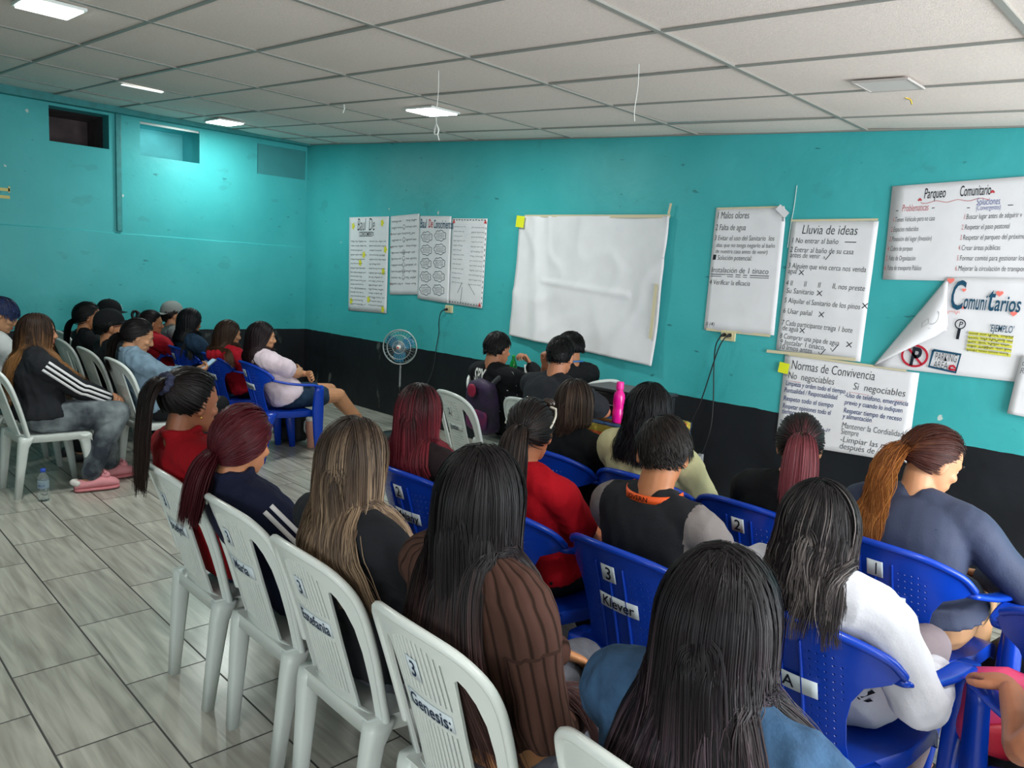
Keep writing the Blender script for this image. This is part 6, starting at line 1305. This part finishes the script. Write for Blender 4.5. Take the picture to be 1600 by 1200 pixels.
r, P = person('woman in a light denim jacket looking at a phone', (3.02, -2.87), (3.0, -2.955, 1.150), yaw=-12, pitch=22, skinc='#b98563', features=True, voxel=.0046, top=dict(m=C_ldenim, sleeve=1.85, add=.022, collar=.016, wr=.010, hem=.02), pants=dict(m=C_black), wrists={1: (.02, .285, .735), -1: (-.10, .29, .735)}, poles={1: (.9, -.6, -.6), -1: (-.9, -.6, -.6)},
  hands={1: dict(d=(-.25, .8, .35), n=(-.6, .1, .7), curl=(.5, .6, .5)), -1: dict(d=(.35, .8, .35), n=(.6, .1, .7), curl=(.5, .6, .5))},
  hair=dict(style='tail', tie=(0, -.8, -.5), zend=.82, root='#141012', tipc='#1c1513', guides=200, children=9, w=.0019, kick=.05, fan=.4, tail_r=.022, seed=6, nape=-.62, vol=.013, frizz=.004))
wv = (P['W'][1] + P['W'][-1]) / 2 + np.array([0, .105, .055]); ph = empty('mobile_phone', tuple(np.array([3.02, -2.87, 0]) + wv), 0, 'mobile phone held in both hands by the woman in light denim', 'phone')
rt = Matrix.Rotation(R(-50), 3, 'X'); box_obj('body', (0, 0, 0), (.075, .009, .15), mat('phone_back', '#4b5660', .25), ph, .004, Matrix.Rotation(R(-52), 3, 'X')); box_obj('screen', tuple(Matrix.Rotation(R(-52), 3, 'X') @ Vector((0, -.0052, 0))), (.068, .001, .14), mat('phone_screen', '#9fb7cf', .15, emit=.25), ph, 0, Matrix.Rotation(R(-52), 3, 'X'))
tube_obj('pink_strap', [P['W'][1] + np.array([.06, -.02, .03]), P['W'][1] + np.array([.075, -.05, -.06]), P['W'][1] + np.array([.07, -.06, -.17])], [.011, .010, .009], mat('pink_strap', '#d86fb4', .6), r)
# ---- left block, blue chair row
r, P = person('girl in red with looped braids in the blue chair row', (1.17, -2.01), (1.25, -2.29, 1.095), yaw=-6, pitch=6, hs=.92, skinc='#ad7552', features=True, voxel=.0056, top=dict(m=C_hood, sleeve=1.9, collar=.014), pants=dict(m=C_black),
  hair=dict(style='bun', tie=(0, -.93, .35), root='#170f10', guides=170, children=8, w=.0022, seed=7, vol=.014))
for s in (-1, 1): a = Acc(); c = np.array([s * .035, -.14, .175]); a.limb([c + np.array([s * .02 * math.cos(x), -.028 + .028 * math.cos(x), .038 * math.sin(x)]) for x in np.linspace(0, 2 * PI, 21)], [.011] * 21, n=8, sub=1); head_mesh(P, a, 'braid_loop', mat('dark_braid', '#170f10', .45))
r, P = person('man with a grey cap worn backwards and grey tee', (.56, -2.02), (.74, -1.93, 1.150), yaw=-6, pitch=-6, sex='m', skinc='#b98361', features=True, voxel=.0056, top=dict(m=C_gtee, sleeve=.6), pants=dict(m=C_black),
  hair=dict(style='short', len=.04, root='#15110f', guides=200, children=6, w=.0022, seg=6, lift=.06, vol=.012, seed=8, maxz=.25, front=.5, behind=False, ds=.006, grav=.05))
cap_hat(P, cl('grey_cap_twill', '#7e8482'), backwards=True)
r, P = person('woman with long black hair and dark denim jacket in the blue chair row', (1.76, -1.95), chair=("blue", 0.000, -0.030), head=(1.85, -2.15, 1.162), yaw=18, pitch=14, skinc='#b07856', top=dict(m=C_ddenim, sleeve=1.9, add=.022), pants=dict(m=C_black), hair=dict(LONG, zend=.74, pull=.8, root='#0d0d11', seed=9, guides=180, children=8, w=.0024, vol=.014, backcomb=-.9, front=.56))
r, P = person('woman with brown hair and a red hooded sweatshirt in the blue chair row', (2.36, -1.89), chair=("blue", 0.000, -0.030), head=(2.45, -2.07, 1.107), yaw=0, pitch=8, hs=.95, skinc='#b98361', features=True, voxel=.0056, top=dict(m=C_hood, sleeve=1.95, add=.022, hood=True, wr=.008), pants=dict(m=C_black), hair=dict(LONG, zend=.78, pull=.6, root='#241712', tipc='#4f3626', seed=10, guides=200, children=8, w=.0022, vol=.013, backcomb=-.9, front=.56))
r, P = person('woman with long dark hair, pale pink tee and denim shorts in the end armchair', (2.99, -1.83), chair=("blue", 0.000, -0.040), head=(3.02, -2.05, 1.138), yaw=-12, pitch=6, skinc='#c08a66', features=True, voxel=.0050, top=dict(m=C_pinkw, sleeve=.6, hem=-.03, add=.024), pants=dict(m=C_ddenim, short=.62, name='shorts', add=.012), wrists={1: (-.06, .17, .71), -1: (.04, .16, .69)}, poles={1: (.9, .3, -.5), -1: (-.9, .2, -.5)}, knees={1: (.12, .45, .50), -1: (-.05, .46, .52)}, ankles={1: (.10, .80, .12), -1: (-.02, .84, .12)}, hands={1: dict(d=(-1, .2, .1), n=(0, -.8, -.2)), -1: dict(d=(1, .2, 0), n=(0, -.8, -.2))},
  hair=dict(LONG, zend=.70, pull=.6, root='#120d10', tipc='#2e171b', seed=11, guides=240, children=9, w=.0020, vol=.012, behind=True, backcomb=-.9, front=.56))
bag('school_bag', (8.42, -2.58, .40), R(35), (.20, .10, .25), mat('pink_nylon', '#d23f6e', .5, bump=.2, bump_scale=80), 'pink bag beside the armrest with the forearm, bottom right corner', straps=False, m2=mat('red_nylon', '#b31f33', .5), cat='bag')
